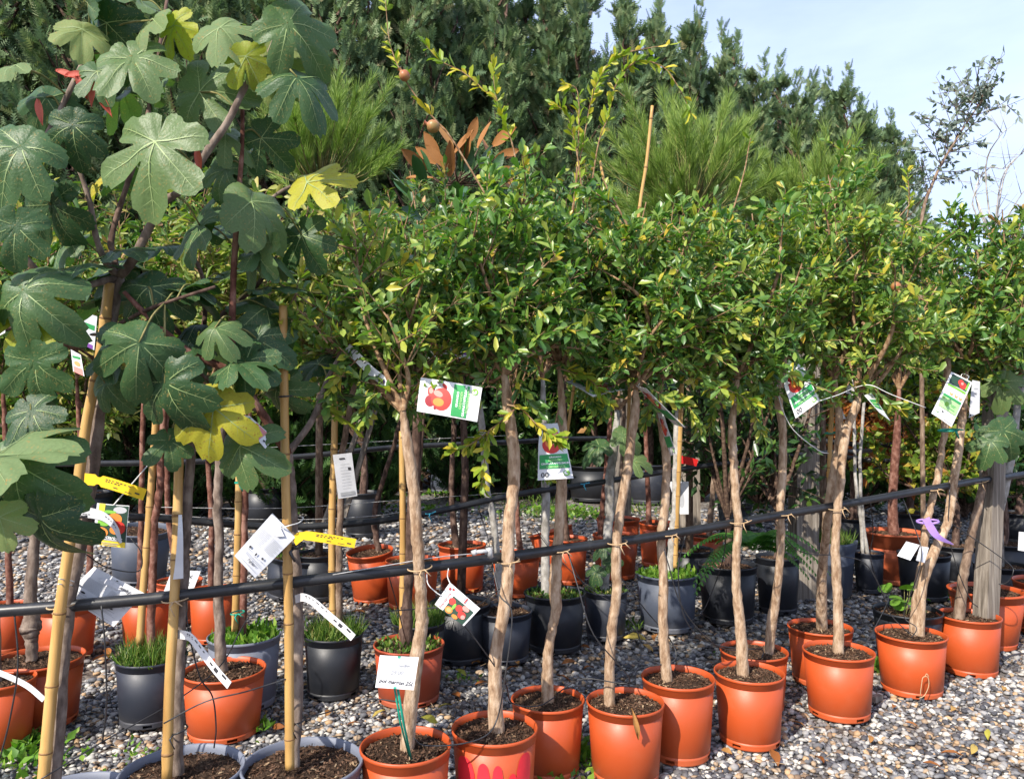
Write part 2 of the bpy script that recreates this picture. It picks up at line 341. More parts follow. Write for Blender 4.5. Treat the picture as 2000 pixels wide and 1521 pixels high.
def stone_mat():
    m, t, b = new_mat('gravel_stones')
    g = t.nodes.new('ShaderNodeNewGeometry')
    c = ramp(t, [(0, (.060, .060, .068)), (.14, (.11, .112, .122)), (.30, (.18, .178, .185)), (.46, (.28, .272, .265)), (.60, (.40, .385, .355)), (.72, (.52, .49, .44)), (.82, (.33, .24, .16)), (.89, (.20, .135, .09)), (.94, (.42, .28, .16)), (1, (.16, .165, .18))], g.outputs['Random Per Island'], 'CONSTANT').outputs['Color']
    v = coords(t); n = N(t, 'ShaderNodeTexNoise', Scale=95, Detail=4); t.links.new(v, n.inputs['Vector'])
    mr = N(t, 'ShaderNodeMapRange'); mr.inputs['To Min'].default_value = .65; mr.inputs['To Max'].default_value = 1.35; t.links.new(n.outputs['Fac'], mr.inputs['Value'])
    h = N(t, 'ShaderNodeHueSaturation'); t.links.new(mr.outputs['Result'], h.inputs['Value']); t.links.new(c, h.inputs['Color'])
    n2 = N(t, 'ShaderNodeTexNoise', Scale=1.6, Detail=5, Roughness=.65); t.links.new(v, n2.inputs['Vector'])
    r2 = ramp(t, [(.50, (0, 0, 0)), (.70, (.55, .55, .55))], n2.outputs['Fac'])
    x = t.nodes.new('ShaderNodeMix'); x.data_type = 'RGBA'; x.inputs['B'].default_value = (.085, .058, .040, 1)
    t.links.new(r2.outputs['Color'], x.inputs['Factor']); t.links.new(h.outputs['Color'], x.inputs['A'])
    t.links.new(x.outputs['Result'], b.inputs['Base Color']); b.inputs['Roughness'].default_value = .7; b.inputs['Specular IOR Level'].default_value = .3
    return m
M['stone'] = stone_mat()
def ground_mat():
    m, t, b = new_mat('ground_grit'); v = coords(t)
    vo = N(t, 'ShaderNodeTexVoronoi', Scale=34); t.links.new(v, vo.inputs['Vector'])
    sp = t.nodes.new('ShaderNodeSeparateColor'); t.links.new(vo.outputs['Color'], sp.inputs['Color'])
    c = ramp(t, [(0, (.05, .045, .042)), (.4, (.13, .12, .115)), (.7, (.26, .25, .24)), (.85, (.40, .38, .34)), (1, (.22, .14, .09))], sp.outputs['Red']).outputs['Color']
    n2 = N(t, 'ShaderNodeTexNoise', Scale=1.3, Detail=6, Roughness=.65); t.links.new(v, n2.inputs['Vector'])
    r2 = ramp(t, [(.45, (0, 0, 0)), (.62, (1, 1, 1))], n2.outputs['Fac'])
    x = t.nodes.new('ShaderNodeMix'); x.data_type = 'RGBA'; x.inputs['B'].default_value = (.07, .048, .034, 1)
    t.links.new(r2.outputs['Color'], x.inputs['Factor']); t.links.new(c, x.inputs['A']); t.links.new(x.outputs['Result'], b.inputs['Base Color'])
    bp = N(t, 'ShaderNodeBump', Strength=1.0, Distance=.015); bp.invert = True; t.links.new(vo.outputs['Distance'], bp.inputs['Height']); t.links.new(bp.outputs['Normal'], b.inputs['Normal'])
    b.inputs['Roughness'].default_value = .9; return m
M['ground'] = ground_mat()

# ------------------------------------------------------------------ ground and gravel
def build_ground():
    xs = np.concatenate([np.linspace(-120, -9, 12), np.linspace(-8, 9, 69), np.linspace(10, 120, 12)])
    ys = np.concatenate([np.linspace(-60, 0, 8), np.linspace(.5, 13, 51), np.linspace(14, 200, 14)])
    X, Y = np.meshgrid(xs, ys)
    Z = .010 * np.sin(X * 1.7 + Y * .6) + .008 * np.sin(Y * 2.3 - X * .9) - .022
    V = np.stack([X, Y, Z], -1).reshape(-1, 3); nx = len(xs)
    i, j = np.meshgrid(np.arange(nx - 1), np.arange(len(ys) - 1)); a = (j * nx + i).ravel()
    F = np.stack([a, a + 1, a + nx + 1, a + nx], 1)
    o = put('ground', big_mesh('ground', V, F, M['ground'], True)); o['kind'] = 'structure'
    o['label'] = 'dark gritty nursery ground under the gravel'; return o
build_ground()
def build_gravel():
    rng = np.random.default_rng(5)
    g = (1 + 5 ** .5) / 2
    iv = np.array([(-1, g, 0), (1, g, 0), (-1, -g, 0), (1, -g, 0), (0, -1, g), (0, 1, g), (0, -1, -g), (0, 1, -g), (g, 0, -1), (g, 0, 1), (-g, 0, -1), (-g, 0, 1)]) / math.sqrt(1 + g * g)
    ifc = np.array([(0, 11, 5), (0, 5, 1), (0, 1, 7), (0, 7, 10), (0, 10, 11), (1, 5, 9), (5, 11, 4), (11, 10, 2), (10, 7, 6), (7, 1, 8), (3, 9, 4), (3, 4, 2), (3, 2, 6), (3, 6, 8), (3, 8, 9), (4, 9, 5), (2, 4, 11), (6, 2, 10), (8, 6, 7), (9, 8, 1)])
    def zone(n, y0, y1, smin, smax):
        y = np.sqrt(rng.random(n) * (y1 * y1 - y0 * y0) + y0 * y0); x = (rng.random(n) * 2 - 1) * (.76 * y + .25)
        s = smin + (smax - smin) * rng.random(n) ** 1.8; return np.stack([x, y, s], 1)
    A = np.concatenate([zone(30000, 2.25, 4.6, .0085, .021), zone(21000, 4.6, 8.2, .013, .027), zone(9500, 8.2, 12.5, .022, .042)])
    n = len(A); s = A[:, 2]
    sc = np.stack([s * (.8 + .7 * rng.random(n)), s * (.7 + .5 * rng.random(n)), s * (.4 + .4 * rng.random(n))], 1)
    V = iv[None] * (1 + .42 * (rng.random((n, 12, 1)) - .5)) * sc[:, None, :]
    th = rng.random(n) * 6.283; tl = (rng.random(n) - .5) * 1.1; c, q = np.cos(th), np.sin(th); ct, st = np.cos(tl), np.sin(tl)
    y1 = V[..., 1] * ct[:, None] - V[..., 2] * st[:, None]; z1 = V[..., 1] * st[:, None] + V[..., 2] * ct[:, None]; x1 = V[..., 0]
    X = x1 * c[:, None] - y1 * q[:, None]; Y = x1 * q[:, None] + y1 * c[:, None]
    gx, gy = A[:, 0], A[:, 1]; gz = .010 * np.sin(gx * 1.7 + gy * .6) + .008 * np.sin(gy * 2.3 - gx * .9) - .018
    V = np.stack([X + gx[:, None], Y + gy[:, None], z1 + (gz + s * (.1 + .5 * rng.random(n)))[:, None]], -1)
    F = ifc[None] + (np.arange(n) * 12)[:, None, None]
    o = put('gravel', big_mesh('gravel', V.reshape(-1, 3), F.reshape(-1, 3), M['stone'], True))
    tag(o, 'loose grey, white and tan gravel covering the nursery ground', 'gravel', kind='stuff')
build_gravel()

# ------------------------------------------------------------------ cypress hedge
SPR_V = [(i / 5, 0, -.05 * (i / 5) ** 2) for i in range(6)]
SPR_F = []
for i in range(5):
    for sg in (1, -1):
        SPR_V.append((i / 5 + .34 - .02 * i, sg * (.62 - .085 * i), .02 - .05 * (i / 5) ** 2)); k = len(SPR_V) - 1
        SPR_F.append((i, i + 1, k) if sg > 0 else (i, k, i + 1))
def cypress_mesh(seed, H, R0, leaders, nb=470, ns=52, slen=.12, mat='cypress', plume=.12, el=(20, 58), ex=3.0):
    rng = np.random.default_rng(seed); P0 = []; D0 = []; tubes = []
    for (lx, ly, lh) in leaders:
        k = int(nb * lh / sum(q[2] for q in leaders)); hh = H * lh
        for b in range(k):
            u = rng.random(); z = hh * (.02 + .98 * u ** .9); f = z / hh
            r = R0 * ((1 - f ** ex) * .92 + .05) * (.62 + .5 * rng.random())
            az = rng.random() * 6.283; e = R(el[0] + (el[1] - el[0]) * rng.random() + 18 * f)
            d = np.array([math.cos(az) * math.cos(e), math.sin(az) * math.cos(e), math.sin(e)])
            L = r / math.cos(e) if e < 1.3 else r * 2; L = min(L, r * 1.6 + .12)
            st = np.array([lx * (1 - .2 * f), ly, z - L * math.sin(e) * .7]); st[2] = max(st[2], .05)
            m = max(6, int(ns * (.55 + .6 * min(1, L / R0))))
            t = 1 - .72 * rng.random(m) ** 1.35
            bend = np.array([0, 0, -.10 * L])[None] * (t ** 2)[:, None] + (rng.random(3) - .5)[None] * .3 * L * (t ** 2)[:, None]
            pos = st[None] + d[None] * (L * t)[:, None] + bend + rng.normal(0, plume * .5, (m, 3)) * (.35 + (1 - t) * 1.1)[:, None]
            P0.append(pos); D0.append(d[None] * 1.0 + rng.normal(0, .33, (m, 3)) + np.array([0, 0, .05]))
            tubes.append([st, st + d * L * .5 + (rng.random(3) - .5) * .1, st + d * L * .85])
        # feathery leader tip
        m = 60; t = rng.random(m); pos = np.stack([lx + rng.normal(0, .03, m), ly + rng.normal(0, .03, m), hh * .93 + t * (.07 * hh + .35)], 1)
        P0.append(pos); a = rng.random(m) * 6.283; D0.append(np.stack([np.cos(a) * .5, np.sin(a) * .5, np.full(m, 1.0)], 1))
    pos = np.concatenate(P0); D = np.concatenate(D0); n = len(pos)
    L = slen * (.6 + .8 * rng.random(n)); nn = rng.normal(0, 1, (n, 3)); nn[:, 2] += .5
    V, F = scatter(SPR_V, SPR_F, pos, D, nn, L, L * .62)
    tv, tf = tubes_np(np.array(tubes), np.tile(np.array([[.022, .014, .005]]), (len(tubes), 1)), 3)
    return big_mesh('crown', V, F, M[mat]), big_mesh('branches', tv, tf, M['darktwig'])
def tubes_np(paths, radii, sides=4):
    paths = np.asarray(paths, float); T, n, _ = paths.shape
    t = nrm(paths[:, -1] - paths[:, 0] + 1e-6); ref = np.where(np.abs(t[:, 2:3]) < .9, np.array([[0, 0, 1.]]), np.array([[1., 0, 0]]))
    a = nrm(np.cross(t, ref)); b = np.cross(t, a); th = np.arange(sides) * 2 * math.pi / sides
    ring = a[:, None, :] * np.cos(th)[None, :, None] + b[:, None, :] * np.sin(th)[None, :, None]
    V = paths[:, :, None, :] + ring[:, None] * np.asarray(radii)[:, :, None, None]
    i, k = np.meshgrid(np.arange(n - 1), np.arange(sides), indexing='ij'); k2 = (k + 1) % sides
    F = np.stack([i * sides + k, i * sides + k2, (i + 1) * sides + k2, (i + 1) * sides + k], -1).reshape(-1, 4)
    return V.reshape(-1, 3), (F[None] + (np.arange(T) * n * sides)[:, None, None]).reshape(-1, 4)

def build_hedge():
    var = [cypress_mesh(11, 7.0, 1.05, [(0, 0, 1), (.62, -.2, .96), (-.55, .1, .92), (.2, .5, .97), (.35, -.45, .93), (-.3, -.4, .95)]),
           cypress_mesh(12, 7.0, 1.05, [(0, 0, 1), (-.65, -.15, .97), (.55, .2, .94), (.1, -.55, .93), (-.3, .4, .95), (.35, -.2, .96)]),
           cypress_mesh(13, 7.0, 1.0, [(0, 0, 1), (.6, .25, .93), (-.5, -.3, .98), (-.1, .55, .95), (.3, -.4, .94), (-.35, .15, .95)])]
    tr = MB(); tr.tube([(0, 0, -.05), (.02, .03, 2), (-.03, 0, 4), (0, .02, 6.4)], [.14, .11, .08, .03], 8); trm = tr.mesh('trunk', M['darkbark'])
    rng = np.random.default_rng(3)
    line = [(-10.5, 8.6, 7.2), (-8.9, 8.5, 7.3), (-7.5, 8.7, 7.0), (-6.2, 8.6, 7.3), (-4.9, 8.9, 7.2), (-3.7, 9.0, 7.2), (-2.5, 9.4, 7.3), (-1.25, 9.6, 7.0), (-.1, 10.2, 7.05), (1.0, 10.4, 6.7),
            (2.1, 10.9, 6.55), (3.15, 11.3, 6.4), (4.2, 11.9, 6.2), (5.3, 12.7, 6.3), (6.35, 13.9, 6.35), (7.4, 15.2, 6.2), (8.3, 16.6, 5.9)]
    back = [((a[0] + b[0]) / 2 + .1, (a[1] + b[1]) / 2 + 1.1, (a[2] + b[2]) / 2 - .1) for a, b in zip(line[:-2], line[1:-1])]
    for i, (x, y, h) in enumerate([(a * 1.62, b * 1.62, c * 1.62) for a, b, c in line + back]):
        c, b = var[i % 3]; s = h / 7.0
        o = empty('cypress_tree', (x, y, 0), 'tall dark cypress tree in the dense hedge behind the nursery rows', 'tree', 'cypress trees of the tall hedge')
        o.rotation_euler = (0, 0, rng.random() * 6.28); o.scale = (s * (.95 + .2 * rng.random()), s * (.95 + .2 * rng.random()), s)
        for nm, me in (('trunk', trm), ('branches', b), ('crown', c)):
            q = bpy.data.objects.new(nm, me); link(q, o)
            if nm != 'trunk': q['kind'] = 'stuff'
build_hedge()

# ------------------------------------------------------------------ pots
def lathe(prof, sides=44, holes=None, m=0):
    """unit pot: profile (radius, height); holes drop faces (band index -> segments)"""
    mb = MB(); V = []; F = []
    for r, z in prof:
        for k in range(sides):
            a = 2 * math.pi * k / sides; V.append((r * math.cos(a), r * math.sin(a), z))
    for i in range(len(prof) - 1):
        for k in range(sides):
            if holes and i in holes and k in holes[i]: continue
            k2 = (k + 1) % sides; F.append((i * sides + k, i * sides + k2, (i + 1) * sides + k2, (i + 1) * sides + k))
    mb.add(V, F, m); return mb
def pot_mesh(name, taper=.80, rim=.012, lip=.028, groove=.80, mat='orange', squash=0):
    b = .5 * taper; w = lambda z: b + (.485 - b) * z
    pr = [(0, .02), (b - .03, .02), (b - .012, .004), (w(.025), .018), (w(.03), .03), (w(.075), .075), (w(.10), .10), (w(.105) - .010, .104), (w(.115) - .010, .112), (w(.12), .12),
          (w(.45), .45), (w(groove), groove), (w(groove) - .012, groove + .004), (w(groove + .02) - .012, groove + .012), (w(groove + .025) + .006, groove + .018), (w(.955) + .002, .957), (.5 - rim * .2, .962), (.5, .972), (.5 + .002, .985),
          (.5 - .004, .998), (.5 - lip * .5, 1.0), (.5 - lip, .99), (.5 - lip - .006, .93), (.5 - lip - .02, .6), (b - .03, .05)]
    seg = set()
    for q in (3, 14, 25, 36): seg |= {q}
    mb = lathe(pr, 44, {4: seg | {s + 1 for s in seg}})
    return mb.mesh(name, M[mat])
POTS = {}
for mn in ('orange', 'brown', 'black', 'dark', 'grey', 'palegrey'):
    POTS[mn] = pot_mesh('pot_' + mn, .84, .012, .022, .865, mn)
POTS['terracotta'] = pot_mesh('pot_terracotta', .70, .02, .05, .70, 'terracotta')
POTS['thickorange'] = pot_mesh('pot_thick_orange', .72, .02, .055, .84, 'orange')
def square_pot():
    mb = MB(); pr = [(.36, 0), (.38, .01), (.44, .8), (.47, .82), (.5, .96), (.505, 1), (.47, 1), (.455, .9), (.43, .6)]
    V = []; F = []; k = 24
    for r, z in pr:
        for i in range(k):
            a = 2 * math.pi * i / k + .26; c, s = math.cos(a), math.sin(a); q = (abs(c) ** 5 + abs(s) ** 5) ** (-1 / 5)
            V.append((r * c * q, r * s * q, z))
    for i in range(len(pr) - 1):
        for j in range(k): F.append((i * k + j, i * k + (j + 1) % k, (i + 1) * k + (j + 1) % k, (i + 1) * k + j))
    mb.add(V, F); return mb.mesh('pot_square', M['grey'])
POTS['square'] = square_pot()
def soil_mesh(seed, chip='chips', nchip=230):
    rng = np.random.default_rng(seed); mb = MB(); k = 30; V = [(0, 0, .02)]; F = []; rings = 9
    for i in range(1, rings + 1):
        for j in range(k):
            a = 6.2832 * j / k; r = .476 * i / rings
            V.append((r * math.cos(a), r * math.sin(a), (.035 * (1 - (i / rings) ** 2)) + (rng.random() - .5) * .045 * (1 if i < rings else .3)))
    for j in range(k): F.append((0, 1 + j, 1 + (j + 1) % k))
    for i in range(rings - 1):
        for j in range(k): a = 1 + i * k; F.append((a + j, a + k + j, a + k + (j + 1) % k, a + (j + 1) % k))
    mb.add(V, F, 0)
    for c in range(nchip):
        a = rng.random() * 6.283; r = .46 * rng.random() ** .5; p = Vector((r * math.cos(a), r * math.sin(a), .035 * (1 - (r / .476) ** 2) + .012))
        d = Vector(rng.normal(0, 1, 3)) * Vector((1, 1, .45)); d.normalize(); s = d.cross(Vector(rng.normal(0, 1, 3))).normalized(); L = .010 + .030 * rng.random(); w = .003 + .007 * rng.random(); n = d.cross(s)
        mb.add([p - d * L - s * w, p - d * L + s * w, p + s * w + n * .012, p - s * w + n * .012, p + d * L + s * w * .6, p + d * L - s * w * .6], [(0, 1, 2, 3), (3, 2, 4, 5)], 1 if rng.random() < .93 else 2)
    return mb.mesh('soil', [M['soil'], M['chips'], M['chips2']], False)
SOILS = [soil_mesh(s, nchip=n) for s, n in ((1, 520), (2, 640), (3, 400), (4, 800))]
def tuft_mesh(seed, n, h, spread, mat, leafy=False):
    rng = np.random.default_rng(seed); a = rng.random(n) * 6.283; r = .46 * rng.random(n) ** .6
    pos = np.stack([r * np.cos(a), r * np.sin(a), np.zeros(n)], 1); d = np.stack([rng.normal(0, spread, n), rng.normal(0, spread, n), np.ones(n)], 1)
    L = h * (.5 + .8 * rng.random(n)); nn = rng.normal(0, 1, (n, 3))
    if leafy:
        pos[:, 2] += L * .4 * rng.random(n); d[:, 2] *= .5
        V, F = scatter(LEAF4_V, LEAF4_F, pos, d, nn, L * .8, L * .45)
    else:
        V, F = scatter([(0, .5, 0), (0, -.5, 0), (.55, .32, .05), (.55, -.32, .05), (1, 0, -.12)], [(0, 1, 3), (0, 3, 2), (2, 3, 4)], pos, d, nn, L, np.full(n, .018))
    return big_mesh('weeds', V, F, M[mat])
TUFTS = {'grass': tuft_mesh(1, 1100, .24, .75, 'grasstuft'), 'weed': tuft_mesh(2, 620, .105, .8, 'weed', True), 'moss': tuft_mesh(3, 420, .085, .7, 'grasstuft', True)}
def pot_spec(x0, x1, ry, bottom=None, Z=None):
    """centre, diameter and height of a pot from its rim's extent and where it stands"""
    w = x1 - x0
    if Z is None: Z = 2400 / (bottom - 800) / (1 - .4 * w / 1500)
    c = P((x0 + x1) / 2, ry, Z); return Vector((c.x, Z, 0)), w * Z / 1500 * .95, c.z
NPOT = [0]
def add_pot(root, D, H, kind='orange', soil=True, weeds=None, tilt=None, fill=.915):
    i = NPOT[0]; NPOT[0] += 1
    p = bpy.data.objects.new('pot', POTS[kind]); link(p, root); p.scale = (D, D, H); p.rotation_euler = (0, 0, i * 1.31)
    if tilt: p.rotation_euler = (tilt[0], tilt[1], i * .4)
    if soil:
        s = bpy.data.objects.new('soil', SOILS[i % 4]); link(s, root); s.scale = (D * .985, D * .985, .34); s.location = (0, 0, H * fill); s.rotation_euler = (0, 0, i * 2.1)
        if tilt: s.rotation_euler = (tilt[0], tilt[1], 0); s.location = Vector((0, 0, H * fill)); s.location.rotate(p.rotation_euler)
    if weeds:
        s = bpy.data.objects.new('weeds', TUFTS[weeds]); link(s, root); s.scale = (D, D, .55 if weeds != 'weed' else .7); s.location = (0, 0, H * fill); s.rotation_euler = (0, 0, i * .9); s['kind'] = 'stuff'
    return p

# ------------------------------------------------------------------ trees
def knobbly(path, rad, rng, amp=.10, wig=.006, n=6):
    pts = lerp_path(path, n); m = len(pts)
    r = np.interp(np.linspace(0, 1, m), np.linspace(0, 1, len(rad)), rad)
    nz = np.convolve(rng.normal(0, 1, m + 8), [.1, .2, .3, .4, .4, .4, .3, .2, .1], 'valid')[:m]
    if len(nz) < m: nz = np.pad(nz, (0, m - len(nz)))
    r = r * (1 + amp * nz)
    pts = [p + Vector((rng.normal(0, wig), rng.normal(0, wig), 0)) if 0 < i < m - 1 else p for i, p in enumerate(pts)]
    return pts, list(r)
def grow(rng, fork, ends, r0, ns, slen, nsub, sublen, up=.35, step=.022, droop=0.0, forkdir=None):
    """limbs from the fork, shoots on the limbs, twigs on the shoots; returns tubes and leaf anchors"""
    f = np.array(fork, float); big = []; bigr = []; mid = []; midr = []; small = []; smallr = []; A = []; D = []
    for e in ends:
        via = None
        if isinstance(e, tuple) and len(e) == 2 and e[0] == 'path': pts = np.array([list(q) for q in lerp_path(e[1], max(1, 10 // (len(e[1]) - 1)))]); pts = np.array([pts[int(round(k))] for k in np.linspace(0, len(pts) - 1, 11)])
        else:
            e = np.array(e, float); L = np.linalg.norm(e - f); m1 = f + (e - f) * .45 + rng.normal(0, .09, 3) * L + np.array([0, 0, .05 * L])
            pts = np.array([list(q) for q in lerp_path([Vector(f), Vector(m1), Vector(e)], 5)])
        L = np.linalg.norm(pts[-1] - pts[0]); big.append(pts); bigr.append(np.linspace(r0 * (.7 + .4 * rng.random()), .0032, 11))
        for k in range(ns):
            t = .16 + .84 * rng.random() ** .85; q = t * 10; i = min(int(q), 9); p = pts[i] + (pts[i + 1] - pts[i]) * (q - i); tg = pts[i + 1] - pts[i]; tg = tg / (np.linalg.norm(tg) + 1e-9)
            d = tg * .45 + nrm(rng.normal(0, 1, (1, 3)))[0] * .95 + np.array([0, 0, up]); d /= np.linalg.norm(d); l = slen * (.45 + rng.random()) * (1.15 - .5 * t)
            cv = rng.normal(0, .10, 3) + np.array([0, 0, .10 - droop]); s = np.linspace(0, 1, 4)[:, None]; pp = p + d * l * s + cv * l * s ** 2
            mid.append(pp); midr.append(np.linspace(.0042, .0016, 4))
            m = max(2, int(l * .85 / step)); tt = np.linspace(.18, 1, m); qq = np.clip(tt * 3, 0, 2.999); ii = qq.astype(int); A.append(pp[ii] + (pp[ii + 1] - pp[ii]) * (qq - ii)[:, None]); D.append(np.repeat(nrm((pp[-1] - pp[0])[None]), m, 0))
            for j in range(nsub):
                t2 = .2 + .75 * rng.random(); i2 = min(int(t2 * 3), 2); b = pp[i2] + (pp[i2 + 1] - pp[i2]) * (t2 * 3 - i2)
                d2 = d * .6 + nrm(rng.normal(0, 1, (1, 3)))[0] * .9 + np.array([0, 0, up * .5]); d2 /= np.linalg.norm(d2); l2 = sublen * (.4 + rng.random())
                sp = b + d2 * l2 * np.linspace(0, 1, 3)[:, None] + np.array([0, 0, -droop * .5]) * l2 * (np.linspace(0, 1, 3) ** 2)[:, None]
                small.append(sp); smallr.append(np.linspace(.0022, .0010, 3)); m = max(2, int(l2 / step)); tt = np.linspace(.2, 1, m); A.append(b + d2 * l2 * tt[:, None]); D.append(np.repeat(d2[None], m, 0))
    V1, F1 = tubes_np(np.array(big), np.array(bigr), 6); V2, F2 = tubes_np(np.array(mid), np.array(midr), 4)
    Vs = [V1, V2]; Fs = [F1, F2 + len(V1)]
    if small:
        V3, F3 = tubes_np(np.array(small), np.array(smallr), 3); Vs.append(V3); Fs.append(F3 + len(V1) + len(V2))
    return np.concatenate(Vs), np.concatenate(Fs), np.concatenate(A), np.concatenate(D)
def leaves_at(rng, A, D, count, L0, ratio, hang=.0, spread=.85, tmpl=(LEAF_V, LEAF_F)):
    k = rng.integers(0, len(A), count); pos = A[k] + rng.normal(0, .004, (count, 3)); t = D[k]
    d = nrm(t * .55 + nrm(rng.normal(0, 1, (count, 3))) * spread + np.array([0, 0, .10 - hang])); n = rng.normal(0, .55, (count, 3)) + np.array([-.12, -.3, .75])
    L = L0 * (.55 + .75 * rng.random(count)); return scatter(tmpl[0], tmpl[1], pos, d, n, L, L * ratio * (.8 + .4 * rng.random(count)))
def crown_ends(rng, c, rad, n, low=-.25):
    out = []
    for i in range(n):
        z = low + (1 - low) * ((i + .5) / n) + rng.normal(0, .07); z = max(-1, min(1, z)); a = i * 2.399 + rng.normal(0, .3); q = math.sqrt(max(0, 1 - z * z)); s = .72 + .28 * rng.random()
        out.append((c[0] + rad[0] * q * math.cos(a) * s, c[1] + rad[1] * q * math.sin(a) * s, c[2] + rad[2] * z * s))
    return out

# ------------------------------------------------------------------ front rail: where the front row is tied
RAIL1 = [(-140, 1205, 2.58), (0, 1193, 2.60), (120, 1184, 2.63), (340, 1164, 2.70), (570, 1137, 2.78), (810, 1110, 2.90), (990, 1087, 3.10), (1090, 1073, 3.32), (1205, 1058, 3.45), (1300, 1044, 3.60),
         (1440, 1020, 3.80), (1525, 1005, 3.98), (1633, 987, 4.12), (1815, 955, 4.42), (1900, 940, 4.68), (2000, 926, 5.0), (2160, 902, 5.5)]
def rail_at(x):
    xs = [q[0] for q in RAIL1]; return float(np.interp(x, xs, [q[1] for q in RAIL1])), float(np.interp(x, xs, [q[2] for q in RAIL1]))
def bamboo(path, r, parent, name='bamboo_stake', rng=None):
    """cane with swollen nodes and a cut top"""
    pts = lerp_path(path, 8); mb = MB(); out = []; rr = []; L = 0; nxt = .12
    for i in range(len(pts) - 1):
        a, b = pts[i], pts[i + 1]; n = max(1, int((b - a).length / .02))
        for k in range(n):
            L += (b - a).length / n; p = a.lerp(b, k / n); q = 1.0
            if L > nxt - .012 and L < nxt + .012: q = 1.13
            if L > nxt + .012: nxt += .17 + .07 * ((i * 37 + k * 11) % 10) / 10
            out.append(p); rr.append(r * q * (1 - .12 * i / len(pts)))
    out.append(pts[-1]); rr.append(r * .86); mb.tube(out, rr, 10)
    for i in range(1, len(out) - 1):
        if rr[i] > r * .99 and rr[i - 1] < rr[i] * .95: mb.tube([out[i], out[i].lerp(out[i + 1], .25)], rr[i] * 1.015, 10, 1)
    return mb.build(name, [M['bamboo'], M['cane_node']], parent)
def potted(name, label, cat, group, pot, kind, bark='pombark', trunk=(), r=8, rail=None, crown=None, nl=9, ns=10, slen=.26, nsub=2, sublen=.10, leaf='pom', count=3000, L0=.060, ratio=.36,
           limbs=(), weeds=None, stake=None, stake_r=.012, seed=0, hang=0.0, soil=True, dz=0.0, up=.30, droop=0.06, tilt=None, low=-.55, depth_k=.9, twig='twig', trunk2=None, part='foliage', tmpl=(LEAF_V, LEAF_F)):
    rng = np.random.default_rng(1000 + seed)
    c, D, H = pot_spec(*pot[:3], **({'Z': pot[3]} if pot[3] < 100 else {'bottom': pot[3]}))
    root = empty(name, c, label, cat, group)
    add_pot(root, D, H, kind, soil, weeds, tilt)
    Z0 = c.y
    def dep(px, py, off):
        if rail is None: return Z0 + dz * max(0, (trunk[0][1] - py)) / 500
        ry, rz = rail_at(px); y0 = trunk[0][1]; o = .052 * off
        k = min(1.0, max(0.0, (y0 - py) / max(1, y0 - ry))); return Z0 + (rz + o - Z0) * k
    off = {'front': -1, 'behind': 1, None: 0}[rail]; fork = None
    if trunk:
        path = [P(x, y, dep(x, y, off)) for x, y in trunk]; path[0].z = min(path[0].z, H * .93) - .03
        pr = [q * .98 * path[0].y / FPX for q in (r if hasattr(r, '__len__') else (r * 1.18, r, r * .95, r * .9))]
        pts, rr = knobbly(path, pr, rng, .045 if bark == 'pombark' else .04, .0012 if bark == 'pombark' else .002, 8)
        rr = [q * (1 - .45 * max(0, (i / (len(rr) - 1) - .86) / .14)) for i, q in enumerate(rr)] if crown else rr; mb = MB(); mb.tube(pts, rr, 14, wob=.035 if bark == 'pombark' else .03, rng=rng); mb.build('trunk', M[bark], root); fork = path[-1]
    if trunk2:
        path = [P(x, y, dep(x, y, off * -1)) for x, y in trunk2]; path[0].z = min(path[0].z, H * .93) - .03
        pts, rr = knobbly(path, [(8 if bark == 'pombark' else 3.5) * path[0].y / FPX, (6.5 if bark == 'pombark' else 3) * path[0].y / FPX], rng, .07, .003); mb = MB(); mb.tube(pts, rr, 10, wob=.05, rng=rng); mb.build('trunk', M[bark], root)
    if stake: bamboo([P(x, y, dep(x, y, off) - .012) for x, y in stake], stake_r, root)
    if crown:
        cx, cy, rx, ry = crown[:4]; zc = (crown[4] if len(crown) > 4 else dep(cx, cy, off)); cc = P(cx, cy, zc); rm = rx * zc / FPX; rz = ry * zc / FPX
        ends = crown_ends(rng, cc, (rm, rm * depth_k, rz), nl, low)
        for lp in limbs:
            q = [fork] + [P(x, y, zc + d) for x, y, d in lp]; ends.append(('path', q))
        V, F, A, Dn = grow(rng, fork, ends, max(.007, .66 * (r if not hasattr(r, '__len__') else r[-1]) * zc / FPX), ns, slen, nsub, sublen, up, .022, droop)
        b = put('branches', big_mesh('branches', V, F, M[twig], True), root)
        V, F = leaves_at(rng, A, Dn, count, L0, ratio, hang, tmpl=tmpl)
        fo = put(part, big_mesh(part, V, F, M[leaf]), root); fo['kind'] = 'stuff'
    return root

